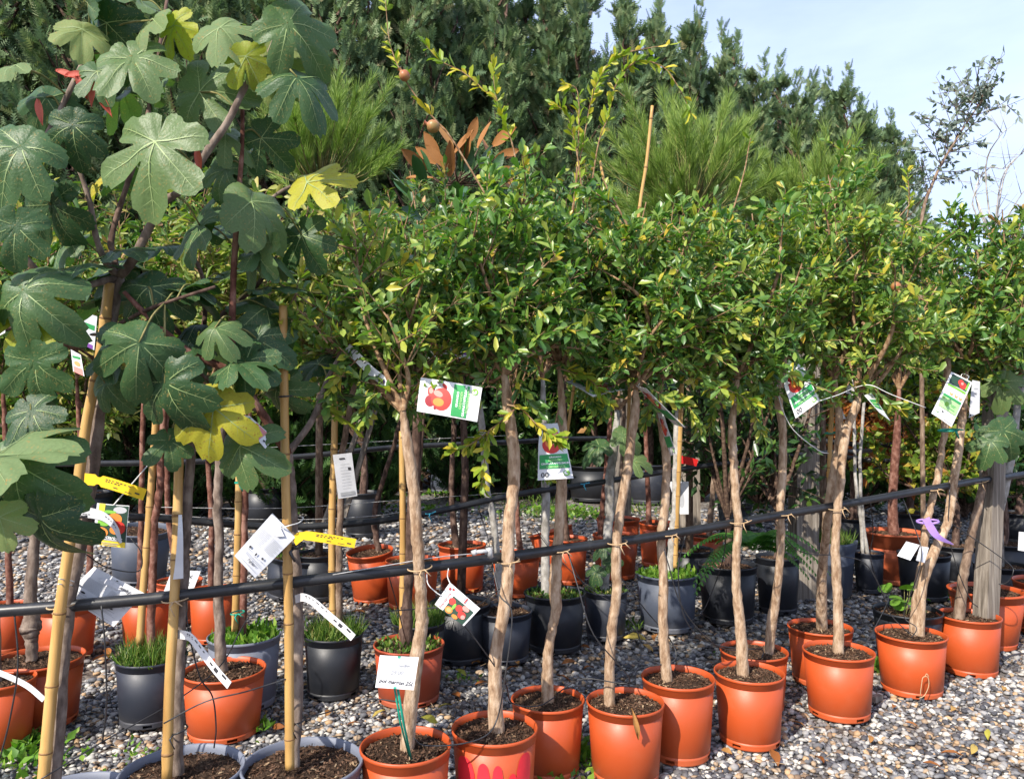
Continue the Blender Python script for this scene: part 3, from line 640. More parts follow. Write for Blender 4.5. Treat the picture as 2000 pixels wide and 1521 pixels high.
PG = 'pomegranate trees in orange pots along the front rail'
PT = 'potted_pomegranate_tree'
A1 = potted(PT, 'pomegranate tree in the orange pot with the white handwritten price sign', 'potted tree', PG, (700, 885, 1452, 2.9), 'orange', trunk=[(793, 1433), (808, 1321), (822, 1233), (823, 1184), (818, 1093), (813, 1023), (808, 955), (796, 864), (786, 800)], r=(15, 12.5, 11.5, 11, 11), rail='front',
            crown=(730, 628, 165, 210, 2.95), nl=8, limbs=[[(727, 745, 0), (688, 703, -.02), (620, 640, -.05), (570, 590, -.05)], [(800, 750, 0), (822, 696, .03), (818, 588, .05), (810, 480, .05)], [(760, 700, .05), (720, 560, .1), (690, 430, .1)]], count=2700, leaf='pomlight', seed=1)
A2 = potted(PT, 'pomegranate tree whose orange pot has bright red rounded patches low on its side', 'potted tree', PG, (878, 1054, 1418, 3.08), 'orange', trunk=[(971, 1405), (967, 1338), (969, 1275), (983, 1198), (992, 1128), (993, 1058), (995, 1008), (1004, 938), (1002, 868), (991, 790), (985, 730)], r=(16, 13, 12.5, 12, 12.5, 11), rail='front',
            crown=(955, 588, 150, 267, 3.1), nl=10, limbs=[[(955, 745, 0), (927, 700, 0), (900, 640, .05)], [(985, 640, 0), (975, 520, .03), (985, 400, .05)]], count=4200, seed=2)
A3 = potted(PT, 'pomegranate tree with a knobbly trunk swollen at mid height, standing behind the red-patched pot', 'potted tree', PG, (995, 1145, 1362, 3.46), 'orange', trunk=[(1070, 1349), (1070, 1286), (1079, 1226), (1086, 1191), (1084, 1146), (1087, 1093), (1093, 1023), (1096, 973), (1098, 880), (1097, 798), (1094, 720)], r=(12, 9.5, 10, 13, 9, 11, 9, 8.5), rail='behind',
            crown=(1090, 588, 140, 262, 3.5), nl=10, count=3800, seed=3)
A4 = potted(PT, 'pomegranate tree in the orange pot with a dry leaf stuck over its rim', 'potted tree', PG, (1142, 1300, 1367, 3.40), 'orange', trunk=[(1190, 1349), (1191, 1286), (1197, 1216), (1204, 1163), (1204, 1093), (1208, 1023), (1225, 920), (1234, 850), (1242, 787), (1242, 759)], r=(11, 9.5, 9.5, 9, 9), rail='front',
            crown=(1235, 573, 165, 272, 3.5), nl=8, limbs=[[(1218, 710, 0), (1219, 658, 0), (1225, 588, .02), (1210, 480, .05)], [(1260, 728, 0), (1298, 665, -.03), (1337, 588, -.05), (1400, 520, -.05)]], count=4200, seed=4)
A5 = potted(PT, 'pomegranate tree in an orange pot half shaded by its neighbour with the dry leaf', 'potted tree', PG, (1250, 1398, 1320, 3.62), 'orange', trunk=[(1304, 1303), (1295, 1216), (1296, 1128), (1291, 1058), (1298, 990), (1302, 903), (1291, 815), (1290, 740)], r=(11, 9, 8.5, 8.5), rail='behind',
            crown=(1330, 603, 150, 257, 3.7), nl=10, count=3400, leaf='pomlight', seed=5)
A6 = potted(PT, 'pomegranate tree with a pale sinuous trunk, its orange pot ahead of a sunken twin', 'potted tree', PG, (1393, 1533, 1310, 1462), 'orange', trunk=[(1452, 1296), (1447, 1233), (1440, 1163), (1438, 1093), (1442, 1023), (1437, 973), (1433, 903), (1430, 833), (1440, 740)], r=(12, 8.5, 8, 8), rail='front',
            crown=(1440, 588, 140, 247, 3.85), nl=10, count=3800, seed=6)
A7 = potted(PT, 'pomegranate tree leaning over the low orange pot tucked behind the front row', 'potted tree', PG, (1404, 1540, 1268, 4.2), 'orange', trunk=[(1500, 1261), (1507, 1216), (1517, 1156), (1524, 1076), (1524, 990), (1529, 903), (1528, 833), (1521, 773), (1535, 690)], r=(10, 8, 7.5, 7.5), rail='behind',
            crown=(1535, 578, 150, 242, 4.15), nl=10, limbs=[[(1550, 640, 0), (1565, 560, 0), (1585, 480, .05)]], count=3400, leaf='pomlight', seed=7)
A8 = potted(PT, 'pomegranate tree with three open pale limbs in the orange pot with drain slots showing', 'potted tree', PG, (1568, 1707, 1268, 1408), 'orange', trunk=[(1638, 1258), (1636, 1163), (1631, 1076), (1635, 1008), (1641, 938), (1651, 850), (1670, 798), (1678, 765)], r=(11, 9, 8.5, 9, 10), rail='front',
            crown=(1695, 573, 165, 247, 4.15), nl=6, limbs=[[(1668, 728, 0), (1650, 686, 0), (1626, 630, .02), (1600, 560, .05)], [(1678, 710, 0), (1685, 640, 0), (1689, 553, .03), (1690, 440, .06)], [(1713, 749, 0), (1752, 696, -.03), (1790, 630, -.05), (1830, 560, -.08)]], count=3200, leaf='pomlight', seed=8)
A9 = potted(PT, 'pomegranate tree in an orange pot with roots spilling over the rim behind the open-limbed tree', 'potted tree', PG, (1538, 1665, 1222, 1342), 'orange', trunk=[(1605, 1198), (1605, 1128), (1612, 1058), (1617, 995), (1629, 920), (1640, 840), (1630, 740)], r=(10, 8, 8, 7.5), rail='behind',
            crown=(1620, 568, 135, 237, 4.5), nl=9, count=3300, seed=9)
A10 = potted(PT, 'pomegranate tree with two crossing trunks, a looped string on its orange pot', 'potted tree', PG, (1712, 1846, 1235, 1362), 'orange', trunk=[(1794, 1226), (1801, 1146), (1825, 1076), (1850, 1023), (1858, 973), (1871, 885), (1881, 798), (1888, 710)], r=(10, 9, 8.5, 8, 8), rail='front', trunk2=[(1783, 1205), (1793, 1140), (1801, 1093), (1811, 1023), (1818, 990), (1836, 903), (1848, 800), (1850, 700)],
             crown=(1895, 590, 150, 232, 4.45), nl=7, limbs=[[(1899, 675, 0), (1916, 605, 0), (1925, 520, .03)], [(1930, 668, 0), (1965, 588, -.03), (1990, 500, -.05)], [(1870, 680, 0), (1845, 650, 0)]], count=3600, seed=10)
A11 = potted(PT, 'pomegranate tree with a brown-mauve trunk in the orange pot beside the square wooden post', 'potted tree', PG, (1833, 1951, 1200, 1322), 'orange', bark='brownbark', trunk=[(1873, 1195), (1881, 1128), (1895, 1058), (1907, 1000), (1927, 920), (1937, 850), (1945, 760)], r=(10, 8, 7.5, 7), rail='behind',
             crown=(1975, 570, 140, 212, 4.75), nl=9, count=3200, leaf='fruitleaf', seed=11)
A12 = potted(PT, 'pomegranate tree in the large thick-rimmed orange pot behind the square wooden post', 'potted tree', PG, (1855, 1998, 1150, 1272), 'thickorange', bark='greybark', trunk=[(1935, 1128), (1948, 1023), (1963, 955), (1978, 870), (1990, 780), (2010, 700)], r=(8, 7, 6.5, 6), rail='behind',
             crown=(2040, 570, 150, 170, 5.2), nl=9, count=3000, leaf='fruitleaf', seed=12)
# red patches wrapped on the second pot's side
def red_patches():
    c, D, H = pot_spec(878, 1054, 1418, Z=3.08)
    for a0, a1, top in ((-60, -27, .82), (-23, -5, .79), (-2, 13, .77), (19, 34, .66), (33, 60, .85)):
        mb = MB(); n = 9; V = []; F = []
        for i in range(n + 1):
            u = i / n; a = R(a0 + (a1 - a0) * u) - math.pi / 2; h = top * (.80 + .20 * math.sqrt(max(0, 1 - (2 * u - 1) ** 2)))
            for k in range(7):
                z = .05 + (h - .05) * k / 6; w = (.42 + .065 * z) * D + .0025; V.append((c.x + w * math.cos(a), c.y + w * math.sin(a), z * H))
        for i in range(n):
            for k in range(6): F.append((i * 7 + k, (i + 1) * 7 + k, (i + 1) * 7 + k + 1, i * 7 + k + 1))
        mb.add(V, F); mb.build('red_patch', M['reddecal'], A2)
red_patches()
# long shoots standing above the crowns, with their yellowing leaves
def sprig(root, pts, depth, n=40, r=.004, seed=0, L=.055, start=0.0, mat='pomyel', leafrange=None):
    rng = np.random.default_rng(700 + seed); path = lerp_path([P(x, y, depth + (d[0] if d else 0)) for x, y, *d in pts], 5); mb = MB()
    mb.tube(path, list(np.linspace(r, .0014, len(path))), 5); mb.build('long_shoot', M['twig'], root)
    q = np.array([list(p) for p in path]); t = start + (1 - start) * rng.random(n) ** .8; k = np.clip(t * (len(q) - 1), 0, len(q) - 1.001); i = k.astype(int); A = q[i] + (q[i + 1] - q[i]) * (k - i)[:, None]; D = q[i + 1] - q[i]
    d = nrm(nrm(D) * .8 + nrm(rng.normal(0, 1, (n, 3))) * .75); V, F = scatter(LEAF_V, LEAF_F, A, d, rng.normal(0, .6, (n, 3)) + np.array([-.1, -.5, .5]), L * (.6 + .6 * rng.random(n)), L * .36 * (.8 + .4 * rng.random(n)))
    o = put('shoot_leaves', big_mesh('shoot_leaves', V, F, M[mat]), root); o['kind'] = 'stuff'; return path
sprig(A1, [(960, 400), (888, 280), (860, 245), (832, 214), (801, 172), (781, 137), (769, 109), (759, 70), (752, -10)], 3.0, 34, seed=1, start=.25)
sprig(A2, [(1020, 420), (1010, 330), (1000, 280), (986, 242), (972, 203), (941, 172), (902, 140), (860, 119), (827, 84)], 3.1, 60, seed=2, start=.2)
sprig(A2, [(985, 240), (972, 203), (967, 175), (960, 119)], 3.1, 30, seed=3)
sprig(A3, [(1140, 400), (1130, 320), (1120, 266), (1106, 224), (1085, 203)], 3.45, 34, seed=4)
sprig(A4, [(1110, 460), (1120, 396), (1130, 329), (1144, 252), (1155, 196), (1169, 158), (1190, 123), (1228, 102)], 3.5, 80, seed=5, start=.1)
sprig(A4, [(1150, 400), (1169, 280), (1190, 224), (1197, 182), (1218, 140), (1246, 119)], 3.5, 60, seed=6, start=.1)
sprig(A4, [(1218, 140), (1246, 119), (1277, 123), (1305, 140), (1333, 186), (1350, 222)], 3.5, 30, seed=7)
sprig(A4, [(1228, 102), (1263, 95), (1305, 88)], 3.5, 7, .003, seed=8)
sprig(A4, [(1120, 420), (1130, 270), (1128, 180), (1105, 165)], 3.5, 26, seed=13)
sprig(A8, [(1760, 480), (1775, 400), (1772, 330)], 4.2, 30, seed=9)
sprig(A6, [(1410, 480), (1450, 350), (1462, 290), (1466, 270)], 3.9, 6, .005, seed=10)
sprig(A7, [(1600, 450), (1640, 370), (1680, 320)], 4.2, 40, seed=11, mat='pom')
sprig(A2, [(1005, 800), (960, 838), (915, 870), (880, 880)], 3.02, 46, seed=12, L=.06)
sprig(A2, [(955, 840), (948, 880), (945, 915), (940, 950)], 3.0, 30, seed=14, L=.06)
sprig(A3, [(1090, 800), (1080, 850), (1075, 900), (1070, 930)], 3.3, 50, seed=15, L=.065, mat='pom')
sprig(A2, [(990, 790), (1020, 800), (1060, 840), (1100, 860)], 3.02, 46, seed=16, L=.06)
sprig(A1, [(786, 800), (830, 730), (850, 735)], 2.86, 16, seed=17, L=.065)
sprig(A1, [(640, 670), (585, 610), (545, 720), (500, 745)], 2.72, 22, .0035, seed=18, L=.06)
sprig(A5, [(1280, 700), (1340, 720), (1420, 760), (1480, 790)], 3.6, 60, seed=19, L=.06)
sprig(A6, [(1440, 740), (1470, 730), (1500, 770)], 3.7, 40, seed=20, L=.06, mat='pom')
sprig(A3, [(1094, 720), (1150, 740), (1190, 790)], 3.3, 50, seed=21, L=.06)
# hanging leafy shoots under the crowns
for i, (tr_, pts, z, n, m) in enumerate([(A1, [(740, 740), (720, 790), (705, 830)], 2.9, 40, 'pomlight'), (A1, [(700, 700), (660, 740), (640, 790)], 2.85, 40, 'pomlight'), (A2, [(960, 720), (930, 770), (905, 800)], 3.0, 46, 'pom'), (A2, [(1000, 730), (1030, 780), (1050, 800)], 3.0, 46, 'pom'), (A3, [(1110, 710), (1150, 760), (1165, 800)], 3.4, 46, 'pom'), (A4, [(1250, 740), (1290, 770), (1330, 790)], 3.4, 46, 'pomlight'), (A4, [(1225, 720), (1190, 770), (1180, 810)], 3.4, 46, 'pom'), (A5, [(1300, 760), (1350, 800), (1370, 850)], 3.55, 50, 'pomlight'), (A5, [(1295, 740), (1270, 790), (1260, 830)], 3.55, 46, 'pomlight'), (A6, [(1440, 740), (1470, 800), (1490, 850)], 3.75, 50, 'pomlight'), (A6, [(1438, 740), (1400, 790), (1385, 840)], 3.75, 50, 'pom'), (A7, [(1535, 700), (1500, 730), (1470, 770)], 4.0, 40, 'pomlight'), (A8, [(1700, 750), (1740, 790), (1770, 800)], 4.1, 40, 'pomlight'), (A9, [(1630, 740), (1590, 750), (1570, 790)], 4.4, 40, 'pom'), (A10, [(1880, 700), (1830, 690), (1800, 720)], 4.4, 46, 'pomlight')]):
    sprig(tr_, pts, z, n, .0035, 40 + i, .062, .05, m)
def pomegranate_fruit(root, px, py, Z, r, tipdir):
    mb = MB(); t = Vector(tipdir).normalized(); a = t.orthogonal().normalized(); b = t.cross(a); c = P(px, py, Z); V = []; F = []
    prof = [(0, -1.0), (.45, -.92), (.8, -.62), (1, -.1), (.93, .4), (.65, .78), (.30, .96), (.26, 1.1), (.42, 1.5)]
    for rr, h in prof:
        for k in range(14):
            th = 6.2832 * k / 14; q = rr * (1 + (.25 * math.cos(th * 6) if h > 1.3 else .03 * math.cos(th * 5))); V.append(c + (a * math.cos(th) + b * math.sin(th)) * q * r + t * h * r)
    for i in range(len(prof) - 1):
        for k in range(14): F.append((i * 14 + k, i * 14 + (k + 1) % 14, (i + 1) * 14 + (k + 1) % 14, (i + 1) * 14 + k))
    mb.add(V, F); mb.build('fruit', M['fruit'], root)
pomegranate_fruit(A1, 790, 148, 2.98, .022, (-.5, -.2, .6)); pomegranate_fruit(A1, 846, 247, 3.0, .026, (-.7, -.2, .2)); pomegranate_fruit(A8, 1750, 560, 4.0, .026, (.3, -.3, -.8))

# ------------------------------------------------------------------ second row
SG = 'young fruit trees in the second row of pots'
FT = 'potted_fruit_tree'
B1 = potted(FT, 'young tree with a smooth grey-brown trunk in the orange pot between two bamboo-staked figs', 'potted tree', SG, (357, 520, 1305, 1450), 'orange', 'figbark', [(434, 1286), (427, 1198), (427, 1058), (426, 938), (432, 840), (440, 740)], (13, 9, 8, 7), None, (450, 540, 130, 190), 9, 10, .28, 2, .1, 'paleleaf', 2600, .07, .30, seed=21, hang=.3, weeds=None)
B2 = potted(FT, 'staked young tree in the dark slate pot overgrown with fresh grass', 'potted tree', SG, (228, 365, 1280, 1420), 'dark', 'redbark', [(294, 1247), (298, 1128), (301, 1023), (312, 955), (318, 833), (325, 740)], (8, 8, 7, 6), None, (330, 560, 120, 180), 8, 9, .28, 2, .1, 'fruitleaf', 1800, .07, .30, weeds='grass', stake=[(273, 1256), (280, 1150), (288, 1050), (305, 812)], stake_r=.020, seed=22, hang=.3)
B3 = potted(FT, 'tree with a swollen graft knob low on its trunk in an orange pot', 'potted tree', SG, (-12, 161, 1283, 1432), 'orange', 'figbark', [(63, 1290), (62, 1250), (60, 1228), (62, 1195), (60, 1140), (72, 1000), (85, 850), (95, 740)], (11, 11, 19, 13, 11, 9, 8, 7), None, (60, 600, 150, 210), 9, 9, .3, 2, .1, 'fruitleaf', 1800, .07, .32, seed=23, hang=.25)
B4 = potted(FT, 'tree in the orange pot crossed by a white strip tag, beside the knob-trunk tree', 'potted tree', SG, (-58, 66, 1325, 1475), 'orange', 'figbark', [(-5, 1310), (-12, 1150), (-20, 950), (-30, 780)], 9, None, (-60, 600, 140, 180), 8, 8, .3, 2, .1, 'fruitleaf', 1200, .07, .32, seed=24)
B5 = potted(FT, 'staked slim tree in the black pot filled with tall grass beside a lying tarp-like pot', 'potted tree', SG, (592, 712, 1235, 1365), 'black', 'brownbark', [(664, 1215), (662, 1146), (664, 1026), (669, 885), (690, 760), (700, 690)], (8, 7, 6, 5), None, (690, 560, 130, 210), 10, 10, .3, 2, .1, 'paleleaf', 3000, .065, .34, weeds='grass', stake=[(650, 1225), (648, 1026), (653, 868), (655, 690)], stake_r=.020, seed=25, hang=.3)
B6 = potted(FT, 'staked tree in the pale grey pot with leafy weeds behind the smooth-trunk tree', 'potted tree', SG, (405, 550, 1238, 1390), 'palegrey', 'redbark', [(473, 1226), (476, 1100), (478, 988), (482, 850), (490, 760)], (8, 7, 7, 6), None, (520, 560, 130, 200), 10, 10, .3, 2, .1, 'paleleaf', 3000, .07, .32, weeds='weed', stake=[(459, 1232), (463, 1100), (466, 988), (467, 850), (468, 757)], stake_r=.020, seed=26, hang=.3)
B7 = potted(FT, 'dark-trunked tree in the brown-orange pot behind the white handwritten price sign', 'potted tree', SG, (727, 871, 1255, 1380), 'brown', 'darkbark', [(794, 1254), (793, 1184), (799, 1093), (805, 1000), (812, 900), (818, 800), (822, 690)], (14, 12, 10, 9), None, (830, 560, 130, 210), 9, 10, .3, 2, .1, 'fruitleaf', 2400, .065, .34, seed=27, stake=[(786, 1250), (787, 1100), (786, 950), (785, 842)], stake_r=.019, hang=.2, weeds='moss')
B8 = potted('potted_plant', 'black pot of feathery green weeds tucked behind the brown-orange pot', 'plant pot', None, (765, 872, 1212, 1340), 'black', weeds='grass', seed=28)
D1 = potted(FT, 'thin leaning grey stem in the empty-looking slate pot with a folded rim', 'potted tree', SG, (927, 1043, 1190, 1296), 'dark', 'greybark', [(984, 1200), (975, 1120), (963, 1010), (951, 955), (941, 833), (930, 740)], (8, 7, 7, 6), None, (900, 560, 110, 190, 5.2), 8, 9, .3, 2, .1, 'darkleaf', 2000, .08, .36, seed=29, soil=True)
D2 = potted(FT, 'straight silvery trunk in the wide black pot with low weeds', 'potted tree', SG, (1020, 1147, 1155, 1275), 'black', 'greybark', [(1066, 1150), (1065, 1060), (1066, 960), (1062, 860), (1060, 740)], (9, 8.5, 8, 7), None, (1060, 560, 130, 200, 5.5), 9, 9, .32, 2, .1, 'darkleaf', 2200, .08, .36, weeds='moss', seed=30)
D3 = potted('potted_fig_tree', 'small silver-barked fig with a few leaves low on the stem in a slit slate pot', 'potted tree', None, (1137, 1228, 1150, 1250), 'dark', 'greybark', [(1181, 1158), (1184, 1076), (1191, 1000), (1190, 938), (1199, 878), (1206, 800)], (9, 9, 9, 8), None, (1215, 640, 90, 140, 5.7), 6, 6, .28, 1, .1, 'darkleaf', 700, .10, .5, weeds='moss', seed=31)
D4 = potted(FT, 'slim tree tied to a cane with red tape in the blue-grey pot', 'potted tree', SG, (1240, 1365, 1118, 1236), 'grey', 'greybark', [(1306, 1110), (1314, 1040), (1318, 980), (1320, 880), (1325, 760)], (8, 7, 6, 5), None, (1330, 560, 130, 190, 5.9), 9, 9, .32, 2, .1, 'fruitleaf', 2200, .07, .34, weeds='weed', stake=[(1318, 1108), (1322, 1005), (1328, 850), (1332, 720)], stake_r=.020, seed=32)
D8 = potted(FT, 'pair of thin grey stems in the small dark pot beside the big terracotta pot', 'potted tree', SG, (1668, 1726, 1077, 1158), 'dark', 'greybark', [(1686, 1075), (1680, 1000), (1672, 955), (1668, 815), (1664, 700)], (4, 3.5, 3.2, 3), None, (1660, 560, 100, 160, 7), 7, 8, .34, 2, .12, 'fruitleaf', 1500, .08, .36, seed=33, trunk2=[(1696, 1075), (1684, 1000), (1680, 900), (1690, 760)])
D9 = potted(FT, 'brown trunk rising from the big terracotta pot with a thick rolled rim', 'potted tree', SG, (1685, 1807, 1037, 1145), 'terracotta', 'redbark', [(1745, 1044), (1744, 955), (1752, 850), (1756, 760)], (11, 8, 7, 6), None, (1770, 560, 130, 170, 7.4), 9, 9, .36, 2, .12, 'fruitleaf', 2000, .085, .36, seed=34)
P13 = potted('potted_plant', 'orange pot with a green cane beyond the thick-rimmed orange pot', 'plant pot', None, (1984, 2120, 1135, 1248), 'orange', 'brownbark', [(2050, 1125), (2050, 900), (2060, 750)], 9, None, (2090, 600, 110, 150), 7, 8, .3, 1, .1, 'fruitleaf', 900, .07, .34, seed=35)
D10 = potted('potted_plant', 'round-leaved green seedling in the black pot behind the looped-string pot', 'plant pot', None, (1706, 1838, 1190, 1318), 'black', seed=36)

# ------------------------------------------------------------------ third row: orange pots further back
TG = 'trees in orange pots of the third row'
def third(label, pot, trunk, crown, seed, bark='redbark', leaf='fruitleaf', tilt=None, kind='orange', count=1700, r=5.2, L0=.08, **kw):
    return potted(FT, label, 'potted tree', TG, pot, kind, bark, trunk, (r * 1.25, r, r * .9, r * .8), None, crown, 8, 9, .36, 2, .13, leaf, count, L0, .34, seed=seed, hang=.25, tilt=tilt, tmpl=(LEAF4_V, LEAF4_F), **kw)
third('red-brown tree in an orange pot at the left, behind the knob-trunk tree', (-30, 56, 1180, 1275), [(20, 1175), (15, 1000), (10, 850), (5, 740)], (20, 560, 130, 190), 41)
third('red-brown tree in an orange pot behind the first bamboo-staked fig', (75, 188, 1180, 1290), [(172, 1170), (176, 1060), (165, 930), (155, 833), (150, 740)], (140, 560, 130, 190), 42, leaf='paleleaf')
third('dark-stemmed tree in an orange pot behind the grassy slate pot', (237, 336, 1163, 1265), [(272, 1160), (275, 1060), (277, 930), (280, 800), (285, 720)], (280, 540, 130, 190), 43, leaf='paleleaf')
third('tree in the orange pot with a small white price card', (305, 395, 1132, 1218), [(350, 1130), (330, 1010), (326, 930), (325, 830), (330, 720)], (370, 540, 120, 180), 44)
third('thin tree in an orange pot behind the smooth grey-brown trunk', (370, 464, 1150, 1256), [(412, 1145), (413, 1010), (406, 890), (404, 760)], (420, 530, 120, 180), 45, leaf='paleleaf')
third('leaning dark tree in the tilted orange pot beside the cane', (683, 778, 1072, 1176), [(742, 1070), (731, 1012), (748, 938), (773, 857), (795, 760)], (690, 520, 130, 190), 46, 'darkbark', tilt=(.05, -.12, 0))
third('tree in the narrow orange pot wedged against the brown-orange pot', (750, 860, 1092, 1192), [(806, 1080), (812, 1000), (820, 900), (830, 780)], (830, 520, 120, 190), 47, 'darkbark')
third('short thick-based stem in the orange pot standing alone on the gravel', (853, 952, 1062, 1158), [(892, 1052), (884, 1000), (882, 940), (886, 850), (890, 740)], (880, 520, 130, 190), 48, 'darkbark', r=6)
third('red-barked stem in the orange pot beneath the pipe fitting', (958, 1058, 1080, 1166), [(1018, 1075), (1010, 1010), (1006, 920), (1000, 800)], (1000, 520, 130, 190), 49, 'redbark')
third('tree in the orange pot with an empty orange pot leaning behind it', (1065, 1150, 1050, 1142), [(1108, 1045), (1100, 960), (1102, 870), (1104, 740)], (1110, 520, 130, 190), 50, 'darkbark', leaf='darkleaf')
third('red-barked tree in an orange pot beside the small silver-barked fig', (1155, 1248, 1043, 1132), [(1172, 1040), (1176, 1000), (1186, 900), (1192, 800), (1195, 720)], (1190, 510, 130, 190), 51, 'redbark')
third('red-barked tree in a partly hidden orange pot behind the blue-grey pot', (1246, 1324, 1020, 1108), [(1268, 1018), (1266, 960), (1262, 868), (1262, 740)], (1280, 500, 130, 190), 52, 'redbark')
third('slim tree in an orange pot beside the black pot of ferns', (1345, 1414, 1045, 1114), [(1385, 1040), (1392, 960), (1400, 860), (1402, 740)], (1400, 490, 120, 170), 53, 'brownbark')
third('slim tree in an orange pot beyond the small silver-barked fig', (1163, 1252, 1012, 1090), [(1210, 1005), (1215, 900), (1220, 760)], (1240, 490, 110, 160), 54, 'brownbark', leaf='darkleaf')
E0 = potted('plant_pot', 'empty orange pot tipped back on the gravel', 'plant pot', None, (1045, 1138, 1034, 1100), 'orange', tilt=(.30, .02, 0), soil=False, seed=55)

# ------------------------------------------------------------------ black pots, shrubs and evergreens at the back
BG_ = 'leafy shrubs in black pots at the back'
def shrub(label, pot, crown, seed, leaf='darkleaf', kind='black', L0=.10, ratio=.42, count=2600, nl=12, slen=.42, name='potted_shrub', trunk=None, bark='darkbark', weeds=None, **kw):
    cx = (pot[0] + pot[1]) / 2
    return potted(name, label, 'potted shrub', BG_, pot, kind, bark, trunk or [(cx, pot[2]), (cx + 3, pot[2] - 40), (cx, pot[2] - 90)], 7, None, crown, nl, 9, slen, 2, .16, leaf, count, L0, ratio, seed=seed, twig='darktwig', low=-.75, weeds=weeds, tmpl=(LEAF4_V, LEAF4_F), **kw)
shrub('glossy laurel shrub in a black pot behind the fern', (1362, 1480, 1100, 1220), (1420, 760, 120, 190, 6.6), 61, count=1600)
shrub('dark shrub in the black pot next to the weathered sleeper', (1475, 1562, 1085, 1200), (1500, 720, 110, 210, 7.2), 62, count=1800)
shrub('dense maple-like shrub with lime leaves behind the two-trunked pomegranate', (1818, 1912, 1062, 1142), (1790, 840, 110, 160, 7.8), 63, 'limeleaf', L0=.075, ratio=.7, count=3400)
shrub('glossy dark shrub in a black pot at the right behind the square post', (1905, 2015, 1058, 1138), (1970, 780, 120, 230, 7.6), 64, count=3000)
shrub('rusty-leaved shrub in a black pot behind the open-limbed pomegranate', (1630, 1700, 1010, 1070), (1690, 830, 90, 120, 9), 65, 'rustleaf', L0=.12, count=1500)
shrub('tall dark evergreen shrub in a black pot behind the terracotta pot', (1735, 1815, 1000, 1065), (1790, 640, 130, 250, 9), 66, count=3600, L0=.12)
shrub('tall leafy shrub in a black pot beside the weathered sleeper', (1585, 1650, 1000, 1060), (1590, 640, 120, 230, 9.3), 67, 'fruitleaf', L0=.12, count=3000)
shrub('tall leafy shrub in a black pot far back on the right', (1950, 2030, 1000, 1062), (1985, 620, 140, 230, 9), 68, count=3600, L0=.12)
shrub('tall shrub in a black pot behind the red-taped cane', (1400, 1470, 985, 1045), (1420, 650, 120, 220, 9.8), 69, 'darkleaf', count=3000, L0=.13)
shrub('leafy shrub in a grey pot back on the gravel', (835, 893, 905, 962), (850, 690, 120, 200, 13), 70, 'darkleaf', 'grey', count=2400, L0=.17, slen=.6)
shrub('dark shrub in a black pot back on the gravel', (890, 962, 900, 965), (960, 700, 110, 190, 13), 71, 'darkleaf', 'black', count=2400, L0=.17, slen=.6)
shrub('shrub in the broad black tub beside a leaning trunk', (1105, 1214, 908, 980), (1150, 690, 120, 180, 12.6), 72, 'fruitleaf', 'black', count=2400, L0=.16, slen=.6)
shrub('dark shrub in the broad slate tub beyond the weedy gravel', (1215, 1320, 905, 985), (1270, 690, 120, 180, 12.4), 73, 'darkleaf', 'dark', count=2400, L0=.16, slen=.6)
shrub('pale shrub in a black tub back on the left', (120, 220, 960, 1040), (150, 640, 130, 250, 9.8), 74, 'paleleaf', 'black', count=2600, L0=.13)
shrub('mixed green shrub in a dark tub behind the grassy slate pot', (300, 400, 930, 1010), (320, 640, 130, 250, 10.5), 75, 'paleleaf', 'dark', count=2600, L0=.13)
shrub('tall green shrub in a black tub behind the staked slim tree', (670, 748, 960, 1050), (640, 620, 140, 260, 9.6), 76, 'fruitleaf', 'black', count=2600, L0=.13)
shrub('shrub with pale leaves in a black tub behind the third fig', (470, 560, 950, 1030), (500, 620, 140, 260, 10), 77, 'paleleaf', 'black', count=2800, L0=.13)
shrub('loose green shrub in a black tub far left', (10, 90, 960, 1040), (20, 620, 130, 240, 9.8), 78, 'fruitleaf', 'black', count=2400, L0=.13)
P_tarp = potted('plant_pot', 'sagging dark pot lying like a tarp behind the grass-filled black pot', 'plant pot', None, (510, 640, 1085, 1175), 'dark', tilt=(-.10, .10, 0), seed=79, weeds='moss')
P_tip = potted('plant_pot', 'grey pot lying tipped behind the orange pots', 'plant pot', None, (215, 332, 1030, 1140), 'grey', tilt=(.06, .10, 0), seed=80, weeds=None)
Sq = potted('potted_plant', 'ribbed square grey pot with wispy grass behind the front pomegranates', 'plant pot', None, (1576, 1668, 1055, 1168), 'square', seed=81, weeds='grass')
